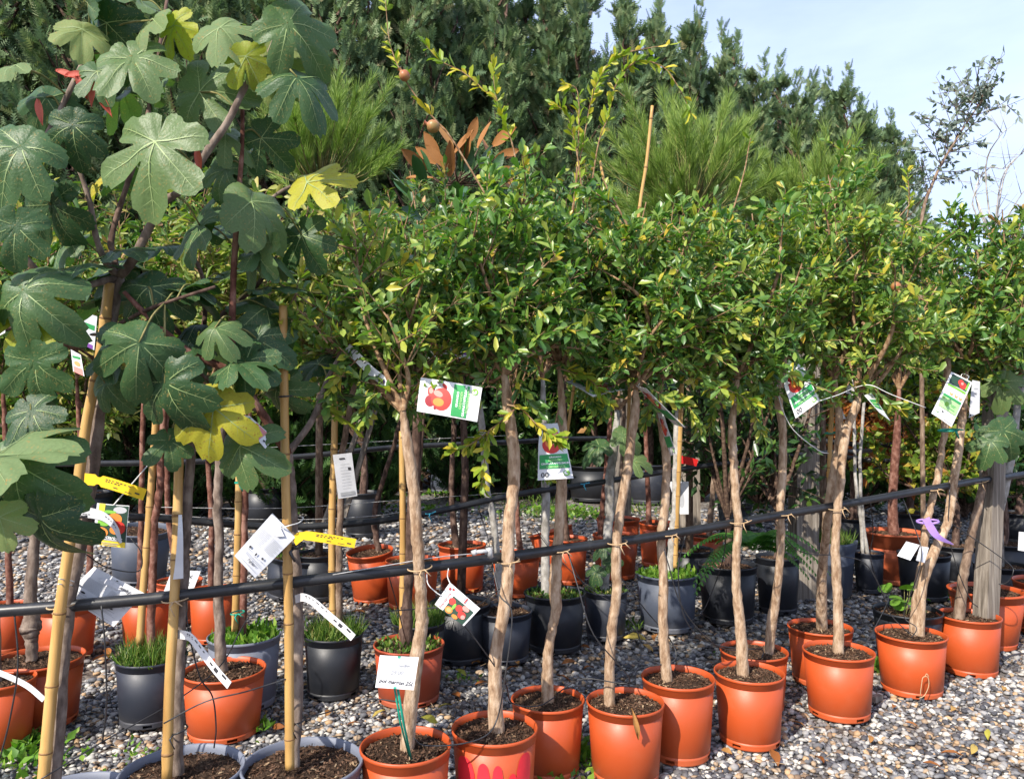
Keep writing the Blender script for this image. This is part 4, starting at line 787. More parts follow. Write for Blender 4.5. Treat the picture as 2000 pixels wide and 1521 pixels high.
# dark thuja bushes standing before the hedge
def thujas():
    var = [cypress_mesh(31, 2.6, .62, [(0, 0, 1)], 150, 20, .15, 'thuja', .10, (25, 60), 1.7), cypress_mesh(32, 2.6, .66, [(0, 0, 1), (.2, .1, .9)], 160, 20, .15, 'thuja', .10, (25, 60), 1.7)]
    tr = MB(); tr.tube([(0, 0, -.02), (0, .02, 1.2), (0, 0, 2.3)], [.04, .03, .01], 7); trm = tr.mesh('trunk', M['darkbark'])
    for i, (px, Z, h) in enumerate([(250, 11.5, 2.7), (350, 11.2, 2.5), (560, 10.8, 2.9), (610, 11.3, 3.0), (730, 11.6, 2.8), (480, 11.8, 2.7), (900, 13.6, 2.9), (1010, 13.8, 2.9), (1120, 14.2, 3.1), (1250, 14.3, 3.0), (1370, 13.5, 3.0), (1480, 12.5, 3.1), (1560, 12.4, 3.0), (150, 11.8, 2.8), (40, 11.4, 2.8), (1680, 12, 3.0), (1780, 12, 2.9), (1880, 11.5, 3.0), (1980, 11.2, 3.1)]):
        p = P(px, 800, Z); o = empty('thuja_bush', (p.x, p.y, 0), 'dark green thuja bush standing in front of the cypress hedge', 'bush', 'thuja bushes before the hedge'); o.scale = (h / 2.6,) * 3; o.rotation_euler = (0, 0, i * 1.7)
        for nm, me in (('trunk', trm), ('branches', var[i % 2][1]), ('crown', var[i % 2][0])):
            q = bpy.data.objects.new(nm, me); link(q, o)
            if nm != 'trunk': q['kind'] = 'stuff'
thujas()
# long-needled pines
def pine(label, px, Z, tops, seed, potpx):
    rng = np.random.default_rng(seed); base = P(px, 800, Z); base.z = 0
    root = empty('potted_pine_tree', base, label, 'potted tree', 'young pines behind the fruit trees'); add_pot(root, .42, .38, 'black')
    c = P(px, sum(t[1] for t in tops) / len(tops) + 150, Z); mb = MB(); mb.tube([base + Vector((0, 0, .3)), (base + c) / 2, c], [.035, .03, .02], 8); mb.build('trunk', M['brownbark'], root)
    br = MB(); A = []; D = []
    for (x, y) in tops:
        for k in range(12):
            tip = P(x + rng.normal(0, 34), y + rng.normal(22, 42), Z + rng.normal(0, .3)); b = c.lerp(tip, .55 + .2 * rng.random()) + Vector((0, 0, -.06)); br.tube([c, b, tip], [.008, .006, .003], 4)
            d = (tip - b).normalized(); d = (d + Vector((0, 0, .15))).normalized(); n = 190; t = rng.random(n) ** .6; A.append(np.array(b)[None] + (np.array(tip) - np.array(b))[None] * t[:, None]); D.append(np.repeat(np.array(d)[None], n, 0))
    br.build('branches', M['greentwig'], root); A = np.concatenate(A); D = np.concatenate(D); n = len(A)
    d = nrm(D * .9 + nrm(rng.normal(0, 1, (n, 3))) * .5); V, F = scatter([(0, .5, 0), (0, -.5, 0), (.6, 0, -.03), (1, 0, -.08)], [(0, 1, 2), (0, 2, 3)], A, d, rng.normal(0, 1, (n, 3)), .11 + .07 * rng.random(n), np.full(n, .0045))
    o = put('needles', big_mesh('needles', V, F, M['pine']), root); o['kind'] = 'stuff'
pine('pale green long-needled pine behind the first fig and pomegranate', 625, 6.6, [(560, 175), (600, 200), (650, 185), (690, 215), (540, 230), (630, 260), (720, 260), (590, 290)], 91, None)
pine('broad bright long-needled pine behind the middle pomegranates', 1345, 6.8, [(1220, 310), (1270, 240), (1310, 205), (1350, 235), (1400, 245), (1440, 270), (1300, 300), (1380, 320), (1240, 350), (1440, 340)], 92, None)
pine('yellow-green long-needled pine behind the open-limbed pomegranate', 1605, 7.4, [(1560, 300), (1590, 310), (1640, 320), (1670, 350), (1530, 350), (1610, 350), (1500, 390), (1680, 390)], 93, None)

# ------------------------------------------------------------------ figs
def fig_leaf_mesh(seed, deep=.42, droop=.22, fold=.10, mat='figleaf', lobes=((0, 1.0, 25), (52, .90, 23), (-52, .90, 23), (105, .68, 26), (-105, .68, 26), (150, .46, 30), (-150, .46, 30))):
    rng = np.random.default_rng(seed); mb = MB(); n = 84; rings = [.0, .25, .5, .75, 1.0]; ph = rng.random(4) * 6.28
    lob = [(a + rng.normal(0, 4), l * (1 + rng.normal(0, .05)), w) for a, l, w in lobes]
    def rad(a):
        r = deep * (.9 if abs(a) < 140 else .55)
        for la, ll, lw in lob:
            d = abs((a - la + 180) % 360 - 180)
            if d < lw: r = max(r, deep * .8 + (ll - deep * .8) * math.cos(d / lw * math.pi / 2) ** .32)
        return r * (1 + .018 * math.sin(a * .55 + ph[0]))
    def surf_z(x, y):
        q = math.hypot(x, y); a = math.atan2(y, x)
        return -droop * q * q + fold * abs(math.sin(a * 1.8)) * q * .8 + .05 * math.sin(6 * x + ph[1]) * math.sin(7 * y + ph[2]) + .02 * math.sin(17 * a + ph[0]) * q * q + .05 * y * math.sin(ph[3])
    V = [(0, 0, 0)]; F = []
    for k in rings[1:]:
        for i in range(n):
            a = -180 + 360 * i / n; r = rad(a) * k * (1 + (.03 * ((i % 2) - .5) if k == 1 else 0)); x, y = r * math.cos(R(a)), r * math.sin(R(a)); V.append((x, y, surf_z(x, y)))
    for i in range(n): F.append((0, 1 + i, 1 + (i + 1) % n))
    for j in range(len(rings) - 2):
        for i in range(n): b = 1 + j * n; F.append((b + i, b + n + i, b + n + (i + 1) % n, b + (i + 1) % n))
    mb.add(V, F, 0)
    for la, ll, lw in lob[:5]:          # raised pale veins
        d = Vector((math.cos(R(la)), math.sin(R(la)), 0)); s = Vector((-d.y, d.x, 0)); VV = []; FF = []; m = 7
        for i in range(m):
            t = i / (m - 1) * ll * .93; w = .010 * (1 - .8 * i / (m - 1)); c = d * t
            for sg in (-1, 1): q = c + s * w * sg; VV.append((q.x, q.y, surf_z(q.x, q.y) + .012 + .03 * max(0, .3 - t)))
        for i in range(m - 1): FF.append((2 * i, 2 * i + 1, 2 * i + 3, 2 * i + 2))
        mb.add(VV, FF, 1)
        for i in (2, 3, 4, 5):
            for sg in (-1, 1):
                t = ll * .93 * i / 6.5; a0 = d * t; e = d * (t + .14 * ll) + s * sg * .17 * ll * (1 if abs(la) < 60 else .7)
                if math.hypot(e.x, e.y) < rad(math.degrees(math.atan2(e.y, e.x))) * .97:
                    w = s * .0; dd = (e - a0).normalized(); nn = Vector((-dd.y, dd.x, 0)) * .003
                    mb.add([(q.x, q.y, surf_z(q.x, q.y) + .006) for q in (a0 - nn, a0 + nn, e)], [(0, 1, 2)], 1)
    return mb.mesh('leaf', [M[mat], M['figvein']])
FIGL = [fig_leaf_mesh(1, .36, .30, .16), fig_leaf_mesh(2, .50, .60, .24), fig_leaf_mesh(3, .42, .30, .18), fig_leaf_mesh(4, .62, .70, .3), fig_leaf_mesh(9, .46, .65, -.22), fig_leaf_mesh(10, .56, .85, .3)]
FIGY = [fig_leaf_mesh(5, .42, .3, .12, 'figyellow'), fig_leaf_mesh(6, .45, .5, .2, 'figyellow')]
FIGP = [fig_leaf_mesh(7, .60, .45, .22, 'figpale'), fig_leaf_mesh(8, .5, .6, .25, 'figpale')]
def place_leaf(root, me, pos, tip, normal, L, name='leaf'):
    t = Vector(tip).normalized(); n = Vector(normal); n = (n - t * n.dot(t)).normalized(); s = n.cross(t)
    m = Matrix((t, s, n)).transposed().to_4x4()
    o = bpy.data.objects.new(name, me); link(o, root); o.matrix_parent_inverse = parent_world(root).inverted()
    o.location = pos; o.rotation_euler = m.to_euler(); o.scale = (L, L, L); return o
def fig(label, potx, staked, trunk, branches, seed, nrand, explicit=(), tr=9.5, stake_path=None, sr=.016, extra=None, group='staked fig trees in grey pots', dark=.75):
    rng = np.random.default_rng(seed); c, D, H = pot_spec(*potx[:3], Z=potx[3]); root = empty('potted_fig_tree', c, label, 'potted tree', group)
    add_pot(root, D, H, 'palegrey', True, None, None, .90)
    tp = [P(*q) for q in trunk]; tp[0].z = min(tp[0].z, H * .9) - .03; pts, rr = knobbly(tp, [tr * 1.15 * tp[0].y / FPX, tr * tp[0].y / FPX, tr * .9 * tp[0].y / FPX], rng, .05, .002)
    mb = MB(); mb.tube(pts, rr, 12, wob=.03, rng=rng)
    mb.build('trunk', M['figbark'], root)
    if stake_path: bamboo([P(*q) for q in stake_path], sr, root)
    samp = []
    for pth, r0, r1, bm in branches:
        q = lerp_path([P(*v) for v in pth], 5); mb = MB(); mb.tube(q, list(np.linspace(r0, r1, len(q)) * (1 + .05 * rng.normal(0, 1, len(q)))), 8); mb.build('branch', M[bm], root)
        for i in range(len(q) - 1): samp.append((q[i], (q[i + 1] - q[i]).normalized()))
    def petiole(a, b, leaf):
        m = MB(); k = (a + b) / 2 + Vector((0, 0, .02)); m.tube(lerp_path([a, k, b], 3), [.0032] * 6 + [.0024], 5); m.build('petiole', M['greentwig'], leaf)
    for e in explicit:
        x, y, L, ang, Z, kind = e[:6]; tilt = e[6] if len(e) > 6 else 25; yaw = e[7] if len(e) > 7 else -8
        p = P(x, y, Z); a = R(ang); jt = rng.normal(0, 1, 3) * (0 if 140 < L < 160 else 1); tilt += 14 * jt[0]; yaw += 28 * jt[1]; tip = Vector((math.sin(a), -.18 + .35 * jt[2], -math.cos(a))); n = Vector((math.sin(R(yaw)), -math.cos(R(tilt)), math.sin(R(tilt)) * 1.0))
        lib = {'g': FIGL, 'y': FIGY, 'p': FIGP}[kind]; lf = place_leaf(root, lib[(0 if L > 140 else int(x * 7 + y)) % len(lib)], p, tip, n, L * Z / FPX)
        b = min(samp, key=lambda s: (s[0] - p).length)[0]
        if (b - p).length < .42: petiole(b, p, lf)
    for i in range(nrand):
        s, t = samp[int(rng.integers(len(samp) // 5, len(samp)))]; o = Vector(rng.normal(0, 1, 3)); o = (o - t * o.dot(t)).normalized(); o = (o + Vector((0, 0, .25)) + t * .3).normalized(); p = s + o * (.07 + .08 * rng.random())
        tip = (o + Vector((0, 0, -.7 * rng.random())) + Vector(rng.normal(0, .3, 3))).normalized(); n = Vector((-.3, -.45, .9)) + Vector(rng.normal(0, .35, 3)); L = .085 + .085 * rng.random()
        u = rng.random(); lib = FIGL if u < .84 else (FIGY if u < .92 else FIGP); petiole(s, p, place_leaf(root, lib[int(rng.integers(len(lib)))], p, tip, n, L))
    return root
F1 = fig('fig tree on the leaning bamboo cane, with the largest lobed leaves', (15, 262, 1560, 2.58), True, [(102, 1530, 2.58), (123, 1286, 2.62), (140, 1146, 2.64), (165, 1023, 2.66), (182, 903, 2.66), (203, 763, 2.64), (217, 640, 2.6), (231, 542, 2.58)],
         [([(231, 542, 2.58), (259, 508, 2.55), (315, 403, 2.5), (357, 368, 2.48), (403, 298, 2.46), (445, 238, 2.45), (480, 168, 2.44), (519, 116, 2.43), (540, 70, 2.42), (547, 28, 2.42), (560, -20, 2.42)], .016, .006, 'figbark'),
          ([(231, 542, 2.58), (203, 505, 2.52), (186, 456, 2.46), (175, 393, 2.42), (151, 322, 2.4)], .013, .007, 'figbark'),
          ([(231, 542, 2.58), (222, 500, 2.6), (221, 449, 2.62), (280, 260, 2.66), (305, 140, 2.68), (326, 0, 2.7)], .013, .006, 'darkbark'),
          ([(182, 700, 2.64), (100, 660, 2.5), (0, 638, 2.4), (-60, 630, 2.35)], .009, .006, 'darkbark'),
          ([(0, 403, 2.3), (52, 326, 2.34), (95, 259, 2.4), (154, 140, 2.45), (187, 63, 2.5), (189, -10, 2.52)], .011, .006, 'figbark'),
          ([(231, 542, 2.58), (120, 560, 2.4), (30, 480, 2.3), (0, 403, 2.3)], .012, .009, 'figbark'),
          ([(217, 640, 2.6), (300, 600, 2.5), (420, 560, 2.45)], .008, .005, 'darkbark')], 301, 22,
         [(303, 277, 150, -10, 2.28, 'g', 20), (258, 110, 105, 35, 2.34, 'g', 35), (40, 285, 120, -25, 2.2, 'g', 40), (142, 243, 80, -5, 2.28, 'g', 25), (44, 567, 115, 55, 2.25, 'g', 15), (65, 705, 100, 5, 2.24, 'g', 12), (272, 668, 112, -5, 2.36, 'g', 20), (322, 747, 115, 15, 2.42, 'g', 25),
          (-10, 895, 165, 112, 2.15, 'p', 55), (30, 905, 130, 60, 2.22, 'g', 10), (75, 1010, 120, 5, 2.2, 'g', 15), (0, 1010, 70, 20, 2.15, 'p', 30), (290, 560, 90, 10, 2.5, 'g', 10), (205, 748, 60, 40, 2.5, 'g', 30), (300, 40, 85, -60, 2.4, 'p', 50), (340, 50, 70, 20, 2.45, 'y', 50), (160, 60, 75, 20, 2.4, 'p', 40), (210, 45, 90, -10, 2.45, 'g', 30),
          (430, 55, 90, 55, 2.4, 'p', 60), (480, 110, 70, 20, 2.38, 'y', 55), (562, 45, 110, 40, 2.36, 'g', 25), (580, 150, 100, 35, 2.38, 'g', 30), (530, 130, 90, 60, 2.42, 'p', 50), (390, 180, 110, 85, 2.5, 'g', 20), (30, 130, 60, -60, 2.3, 'p', 60), (90, 190, 80, 30, 2.4, 'g', 35), (190, 140, 70, 20, 2.35, 'g', 30),
          (30, 440, 90, 0, 2.2, 'g', 10), (100, 400, 100, 20, 2.4, 'g', 10), (390, 440, 90, -15, 2.55, 'g', 25), (60, 800, 80, 40, 2.25, 'g', 20), (440, 260, 70, 60, 2.55, 'g', 30)],
         tr=12.5, stake_path=[(84, 1530, 2.53), (105, 1303, 2.56), (121, 1163, 2.57), (147, 988, 2.6), (168, 833, 2.6), (196, 693, 2.58), (214, 552, 2.55)], sr=.019)
F2 = fig('fig tree on the short split bamboo cane between two other figs', (235, 478, 1500, 2.74), True, [(347, 1515, 2.74), (350, 1338, 2.74), (354, 1233, 2.74), (360, 1100, 2.76), (368, 955, 2.78), (377, 815, 2.8), (385, 700, 2.8)],
         [([(385, 700, 2.8), (400, 620, 2.8), (395, 540, 2.82), (360, 470, 2.84)], .012, .006, 'darkbark'), ([(385, 700, 2.8), (350, 650, 2.75), (300, 590, 2.72), (270, 520, 2.7)], .010, .005, 'darkbark'), ([(385, 700, 2.8), (430, 620, 2.75), (500, 560, 2.7), (540, 500, 2.7)], .010, .005, 'darkbark')], 302, 10, [(330, 860, 60, 20, 2.6, 'g')],
         tr=9.5, stake_path=[(326, 1520, 2.66), (331, 1338, 2.67), (340, 1180, 2.68), (347, 988, 2.74), (351, 845, 2.76)], sr=.018)
F3 = fig('fig tree on the tallest straight bamboo cane with a long diagonal limb', (470, 713, 1486, 2.80), True, [(575, 1500, 2.80), (582, 1338, 2.82), (582, 1163, 2.84), (575, 1058, 2.83), (569, 960, 2.83), (562, 885, 2.8)],
         [([(562, 885, 2.8), (530, 835, 2.74), (500, 790, 2.7), (458, 730, 2.66), (378, 693, 2.6), (329, 654, 2.56), (280, 609, 2.52), (242, 570, 2.5)], .019, .008, 'redbark'),
          ([(458, 735, 2.66), (452, 696, 2.64), (455, 570, 2.6), (458, 500, 2.6), (466, 385, 2.58), (473, 280, 2.57), (473, 182, 2.57), (471, 138, 2.57)], .014, .005, 'redbark'),
          ([(500, 800, 2.7), (440, 770, 2.62), (386, 724, 2.55)], .009, .006, 'darkbark'),
          ([(562, 885, 2.8), (610, 820, 2.85), (640, 740, 2.88), (680, 660, 2.92), (700, 560, 2.95)], .014, .006, 'figbark'),
          ([(458, 500, 2.6), (480, 440, 2.62), (540, 380, 2.65), (600, 350, 2.68)], .008, .005, 'figbark')], 303, 14,
         [(419, 796, 105, -5, 2.5, 'y', 25), (490, 395, 105, 60, 2.5, 'g', 30), (600, 358, 95, 100, 2.6, 'y', 50), (420, 640, 65, 35, 2.5, 'g', 25), (470, 1 + 870, 90, 75, 2.6, 'g', 20), (500, 660, 90, 60, 2.66, 'g', 15), (520, 600, 90, 20, 2.7, 'g', 20), (540, 760, 70, 30, 2.76, 'g', 15), (500, 480, 90, 30, 2.6, 'g', 20), (440, 330, 70, -20, 2.6, 'g', 20), (590, 460, 80, 20, 2.7, 'g', 30), (510, 270, 80, 40, 2.6, 'g', 30)],
         tr=9.5, stake_path=[(566, 1500, 2.73), (564, 1233, 2.73), (560, 1026, 2.72), (557, 903, 2.72), (553, 597, 2.70)], sr=.0165)
# a few low fig leaves on the small silver-barked tree
for x, y, L, a in [(1170, 870, 45, -60), (1215, 850, 45, 60), (1235, 900, 40, 80), (1180, 1065, 30, -60), (1195, 1095, 28, 30), (1165, 1115, 30, -40)]:
    z = D3.location.y - .1; place_leaf(D3, FIGL[1], P(x, y, z), (math.sin(R(a)), -.2, -math.cos(R(a))), (-.2, -.6, .7), L * z / FPX)
for x, y, L, a in [(1958, 840, 60, 20), (1962, 745, 55, -20), (1935, 860, 50, -30)]:
    place_leaf(A11, FIGL[1], P(x, y, 4.5), (math.sin(R(a)), -.2, -math.cos(R(a))), (-.2, -.7, .5), L * 4.5 / FPX)
# curled coral-red dry leaves among the fig branches
for i, (x, y, a) in enumerate([(110, 140, 80), (128, 152, 110), (75, 195, 10), (185, 160, -10), (190, 185, 40), (385, 290, 10), (150, 150, 30)]):
    rng = np.random.default_rng(i); mb = MB(); V = []; F = []
    for k in range(7):
        u = k / 6; w = .16 * math.sin(math.pi * min(1, u * .9 + .08)); V += [(u, -w, -.5 * u * u + .1), (u, w, -.5 * u * u + .1), (u, 0, -.5 * u * u - .02)]
    for k in range(6): b = 3 * k; F += [(b, b + 2, b + 5, b + 3), (b + 2, b + 1, b + 4, b + 5)]
    mb.add(V, F); place_leaf(F1, mb.mesh('dry_leaf', M['coral']), P(x, y, 2.35), (math.sin(R(a)), -.2, -math.cos(R(a))), (.2, -.9, .3), .07, 'dry_leaf')

# ------------------------------------------------------------------ magnolia, eucalyptus, bare twigs, fern
def magnolia():
    rng = np.random.default_rng(8); base = P(900, 800, 5.0); base.z = 0
    root = empty('potted_magnolia_tree', base, 'magnolia with upturned rust-brown leaves showing above the pomegranate crowns', 'potted tree'); add_pot(root, .4, .36, 'black')
    c = P(890, 360, 5.0); mb = MB(); mb.tube([base + Vector((0, 0, .3)), base + Vector((.03, 0, 1.2)), c], [.03, .024, .012], 8); mb.build('trunk', M['darkbark'], root)
    mb = MB(); V = []; F = []
    for k in range(7):
        u = k / 6; w = .19 * math.sin(math.pi * (u * .92 + .06)) ** .8; z = .10 * u - .16 * u * u; V += [(u, -w, z + .05), (u, w, z + .05), (u, 0, z)]
    for k in range(6): b = 3 * k; F += [(b, b + 2, b + 5, b + 3), (b + 2, b + 1, b + 4, b + 5)]
    mb.add(V, F); ml = mb.mesh('leaf', M['magbrown']); mg = mb.mesh('leaf', M['maggreen'])
    for x, y, a in [(895, 300, 170), (880, 290, 195), (915, 280, 178), (935, 290, 160), (950, 300, 205), (960, 285, 150), (970, 310, 135), (850, 320, 215), (865, 330, 230), (960, 340, 110), (965, 350, 20), (830, 335, 240), (875, 345, 190), (940, 330, 130), (845, 350, 265), (975, 330, 60), (905, 320, 150), (860, 310, 190)]:
        p = P(x + rng.normal(0, 3), y, 5.0 + rng.normal(0, .1)); a += rng.normal(0, 22); t = (math.sin(R(a)), -.1 + rng.normal(0, .55), -math.cos(R(a)))
        place_leaf(root, ml, p, t, (rng.normal(0, .7), -1, .2 + rng.normal(0, .5)), .15 + .08 * rng.random())
        m = MB(); m.tube([c + Vector((rng.normal(0, .02), 0, 0)), (c + p) / 2 + Vector((0, 0, -.03)), p], [.006, .005, .004], 5); m.build('twig', M['darktwig'], root)
    for i in range(70):
        d = Vector(rng.normal(0, 1, 3)); d.normalize(); p = c + Vector((d.x * .42, d.y * .35, d.z * .32 - .25)); place_leaf(root, mg, p, (d + Vector((0, 0, .3))), Vector(rng.normal(0, .5, 3)) + Vector((-.2, -.3, .8)), .16 + .05 * rng.random())
magnolia()
def eucalyptus():
    rng = np.random.default_rng(4); Z = 6.6; base = P(1800, 800, Z); base.z = 0
    root = empty('potted_eucalyptus_tree', base, 'airy eucalyptus with small blue-grey leaves against the sky', 'potted tree'); add_pot(root, .42, .38, 'black')
    stem = [base + Vector((0, 0, .3)), P(1800, 700, Z), P(1798, 450, Z), P(1825, 350, Z), P(1860, 285, Z), P(1905, 215, Z), P(1925, 190, Z)]; q = lerp_path(stem, 5); mb = MB(); mb.tube(q, list(np.linspace(.022, .003, len(q))), 7); mb.build('trunk', M['brownbark'], root)
    V0 = []; A = []; D = []
    for i in range(13, len(q)):
        for k in range(2):
            s = q[i]; d = Vector((rng.normal(.15, .9), rng.normal(0, .5), rng.normal(.45, .5))).normalized(); L = (.25 + .35 * rng.random()) * (1.15 - .5 * (i / len(q))); pts = np.array([list(s + d * L * t + Vector((0, 0, .06)) * t * t) for t in (0, .33, .66, 1)]); V0.append(pts)
            for j in range(2):
                b = Vector(pts[1 + j]); d2 = (d + Vector(rng.normal(0, .6, 3))).normalized(); p2 = np.array([list(b + d2 * L * .45 * t) for t in (0, .33, .66, 1)]); V0.append(p2)
    for pts in V0:
        m = 9; t = np.linspace(.1, 1, m); k = np.clip(t * 3, 0, 2.999); ii = k.astype(int); A.append(pts[ii] + (pts[ii + 1] - pts[ii]) * (k - ii)[:, None]); D.append(np.repeat(nrm((pts[-1] - pts[0])[None]), m, 0))
    V, F = tubes_np(np.array(V0), np.tile(np.linspace(.004, .0015, 4)[None], (len(V0), 1)), 4); put('branches', big_mesh('branches', V, F, M['darktwig']), root)
    A = np.concatenate(A); D = np.concatenate(D); k = rng.integers(0, len(A), 900); V, F = scatter(LEAF4_V, LEAF4_F, A[k], nrm(D[k] * .5 + nrm(rng.normal(0, 1, (900, 3)))), rng.normal(0, 1, (900, 3)), .05 + .03 * rng.random(900), .026 + .01 * rng.random(900))
    o = put('foliage', big_mesh('foliage', V, F, M['euc']), root); o['kind'] = 'stuff'
eucalyptus()
def bare_tree():
    rng = np.random.default_rng(14); Z = 6.2; base = P(1950, 800, Z); base.z = 0
    root = empty('potted_bare_tree', base, 'leafless whippy tree with thin pale twigs against the sky', 'potted tree'); add_pot(root, .4, .36, 'black')
    f = P(1940, 480, Z); mb = MB(); mb.tube([base + Vector((0, 0, .3)), P(1946, 700, Z), f], [.025, .02, .014], 8); mb.build('trunk', M['greybark'], root); mb = MB()
    for pts in [[(1925, 330), (1950, 270), (1983, 240)], [(1960, 350), (1985, 310), (1998, 300)], [(1905, 380), (1930, 330), (1958, 330), (1980, 320)], [(1950, 380), (1965, 330), (1995, 300)], [(1900, 400), (1918, 350)], [(1970, 420), (1995, 380), (2020, 350)], [(1920, 420), (1900, 370), (1895, 345)]]:
        q = lerp_path([f] + [P(x, y, Z + rng.normal(0, .1)) for x, y in pts], 4); mb.tube(q, list(np.linspace(.008, .0022, len(q))), 5)
        for k in range(6):
            i = int(rng.integers(2, len(q) - 1)); d = Vector(rng.normal(0, 1, 3)) + Vector((0, 0, .8)); mb.tube([q[i], q[i] + d.normalized() * .12, q[i] + d.normalized() * .24 + Vector((0, 0, .02))], [.003, .0022, .0015], 4)
    mb.build('branches', M['greybark'], root)
bare_tree()
def fern():
    rng = np.random.default_rng(6); Z = 5.35; b = P(1470, 1075, Z); root = empty('fern', b, 'bright green fern arching out of the black pot behind the front rail', 'fern')
    for i in range(15):
        a = rng.random() * 6.28; el = .5 + .7 * rng.random(); L = .38 + .25 * rng.random(); d = Vector((math.cos(a), math.sin(a) - .4, 0)).normalized()
        if i < 6: d = Vector((.6 + .3 * rng.random(), -.6, 0)).normalized() if i < 4 else Vector((-.7, -.4, 0)).normalized()
        q = [b + d * L * t * math.cos(el * (1 - t * .4)) + Vector((0, 0, L * (math.sin(el) * t * 1.1 - .95 * t * t))) for t in np.linspace(0, 1, 27)]; mb = MB(); mb.tube(q, list(np.linspace(.003, .001, 27)), 4)
        for k in range(3, 27):
            tg = (q[min(k + 1, 26)] - q[k - 1]).normalized(); s = tg.cross(Vector((0, 0, 1))).normalized(); w = .12 * (1 - k / 27.5) + .010
            for sg in (-1, 1):
                e = q[k] + s * sg * w + tg * w * .35 + Vector((0, 0, -.015)); n = tg * .0065
                mb.add([q[k] - n, q[k] + n, q[k].lerp(e, .5) + n * 1.5, e, q[k].lerp(e, .5) - n * 1.5], [(0, 1, 2, 4), (4, 2, 3)])
        mb.build('frond', M['fern'], root, False)
fern()
def seedling():
    rng = np.random.default_rng(9); c = D10.location; H = .34
    for i in range(16):
        p = Vector((c.x - .05 + rng.normal(0, .06), c.y - .05 + rng.normal(0, .05), .30 + .22 * rng.random())); mb = MB(); mb.tube([Vector((c.x - .04, c.y - .04, .28)), p], [.002, .0015], 4); t = Vector(rng.normal(0, 1, 3)); t.z = abs(t.z) * .3; t.normalize(); s = t.cross(Vector((-.2, -.5, .8))).normalized(); r = .025 + .02 * rng.random()
        V = [p + t * r + (t * math.cos(a) + s * math.sin(a)) * r for a in np.linspace(0, 6.283, 11)[:-1]]; mb.add([p + t * r] + V, [(0, 1 + k, 1 + (k + 1) % 10) for k in range(10)], 1); mb.build('leaf', [M['greentwig'], M['weed']], D10)
seedling()

# ------------------------------------------------------------------ rails, wires, posts
def pipe(name, label, cat, pts, r, mat, sides=12, group=None, sub=5):
    mb = MB(); mb.tube(lerp_path([P(*q) for q in pts], sub), r, sides); return tag(mb.build(name, M[mat]), label, cat, group)
pipe('support_rail', 'black pipe rail that the front pomegranates and figs are tied to', 'rail', RAIL1, .0205, 'pipe')
RAIL2 = [(60, 1004, 3.9), (300, 1011, 4.2), (430, 1022, 4.35), (560, 1029, 4.5), (700, 1021, 4.6), (830, 1003, 4.75), (1010, 965, 5.1), (1150, 945, 5.4), (1330, 916, 5.9), (1450, 900, 6.2), (1540, 888, 6.5), (1700, 880, 7.0)]
pipe('support_rail', 'black pipe rail behind the front row, bowing along the second row of pots', 'rail', RAIL2, .021, 'pipe')
pipe('support_rail', 'black pipe rail low at the back left behind the yellow tag', 'rail', [(110, 905, 7.5), (320, 903, 7.8), (560, 893, 8.2), (680, 882, 8.4), (790, 872, 8.8), (980, 864, 9.2), (1110, 857, 9.6), (1240, 856, 10)], .03, 'pipe')
pipe('support_rail', 'black pipe rail at the back right, upper of the pair', 'rail', [(1320, 838, 8.6), (1500, 848, 8.8), (1680, 868, 8.6), (1820, 866, 8.4)], .030, 'pipe')
pipe('support_rail', 'black pipe rail at the back right, lower of the pair', 'rail', [(1540, 885, 8.0), (1600, 889, 8.0), (1700, 898, 7.8), (1830, 910, 7.6), (1990, 925, 7.5)], .028, 'pipe')
pipe('support_wire', 'galvanised wire strung along the top of the bowing rail', 'wire', [(300, 1003, 4.15), (430, 1012, 4.3), (600, 1014, 4.45), (740, 1006, 4.6), (830, 990, 4.72)], .0022, 'wire', 5)
pipe('support_wire', 'galvanised wire stretched at knee height behind the third fig', 'wire', [(300, 990, 5.2), (550, 992, 5.4), (800, 975, 5.7), (990, 962, 6.2)], .0025, 'wire', 5)
pipe('support_wire', 'galvanised wire stretched just above the back left rail', 'wire', [(380, 880, 7.0), (560, 872, 7.2), (780, 860, 7.6), (1000, 850, 8.2)], .003, 'wire', 5)
pipe('support_wire', 'galvanised wire clamped along the front rail by the pipe fitting', 'wire', [(650, 1122, 2.80), (760, 1103, 2.84), (860, 1087, 2.9), (960, 1078, 3.02)], .002, 'wire', 5)
def post(name, label, base, top, w, d, rotz=.2):
    mb = MB(); a, b = Vector(base), Vector(top); n = 10; V = []; F = []; rng = np.random.default_rng(int(abs(a.x) * 100))
    for i in range(n + 1):
        c = a.lerp(b, i / n); s = 1 + rng.normal(0, .015)
        for sx, sy in ((-1, -1), (-.3, -1.04), (.35, -1.0), (1, -.95), (1.02, .9), (-.98, 1)):
            x, y = sx * w / 2 * s, sy * d / 2 * s; V.append((c.x + x * math.cos(rotz) - y * math.sin(rotz), c.y + x * math.sin(rotz) + y * math.cos(rotz), c.z + (rng.normal(0, .012) if i == n else 0)))
    for i in range(n):
        for k in range(6): F.append((i * 6 + k, i * 6 + (k + 1) % 6, (i + 1) * 6 + (k + 1) % 6, (i + 1) * 6 + k))
    F.append(tuple(n * 6 + k for k in range(6))); mb.add(V, F); return tag(mb.build(name, M['oldwood'], None, False), label, 'post')
b = P(1918, 1185, 4.78); b.z = -.02; post('wooden_post', 'square weathered wooden post that the front rail runs past on the right', b, P(1948, 720, 4.84), .105, .10, .35)
b = P(1568, 1165, 6.6); b.z = -.02; post('wooden_post', 'thick weathered sleeper standing upright behind the leaning pomegranate', b, P(1572, 590, 6.7), .20, .17, .1)
b = P(1348, 1000, 8.2); b.z = -.02; post('wooden_post', 'weathered sleeper end standing far behind the red-taped cane', b, P(1342, 690, 8.3), .21, .15, -.1)
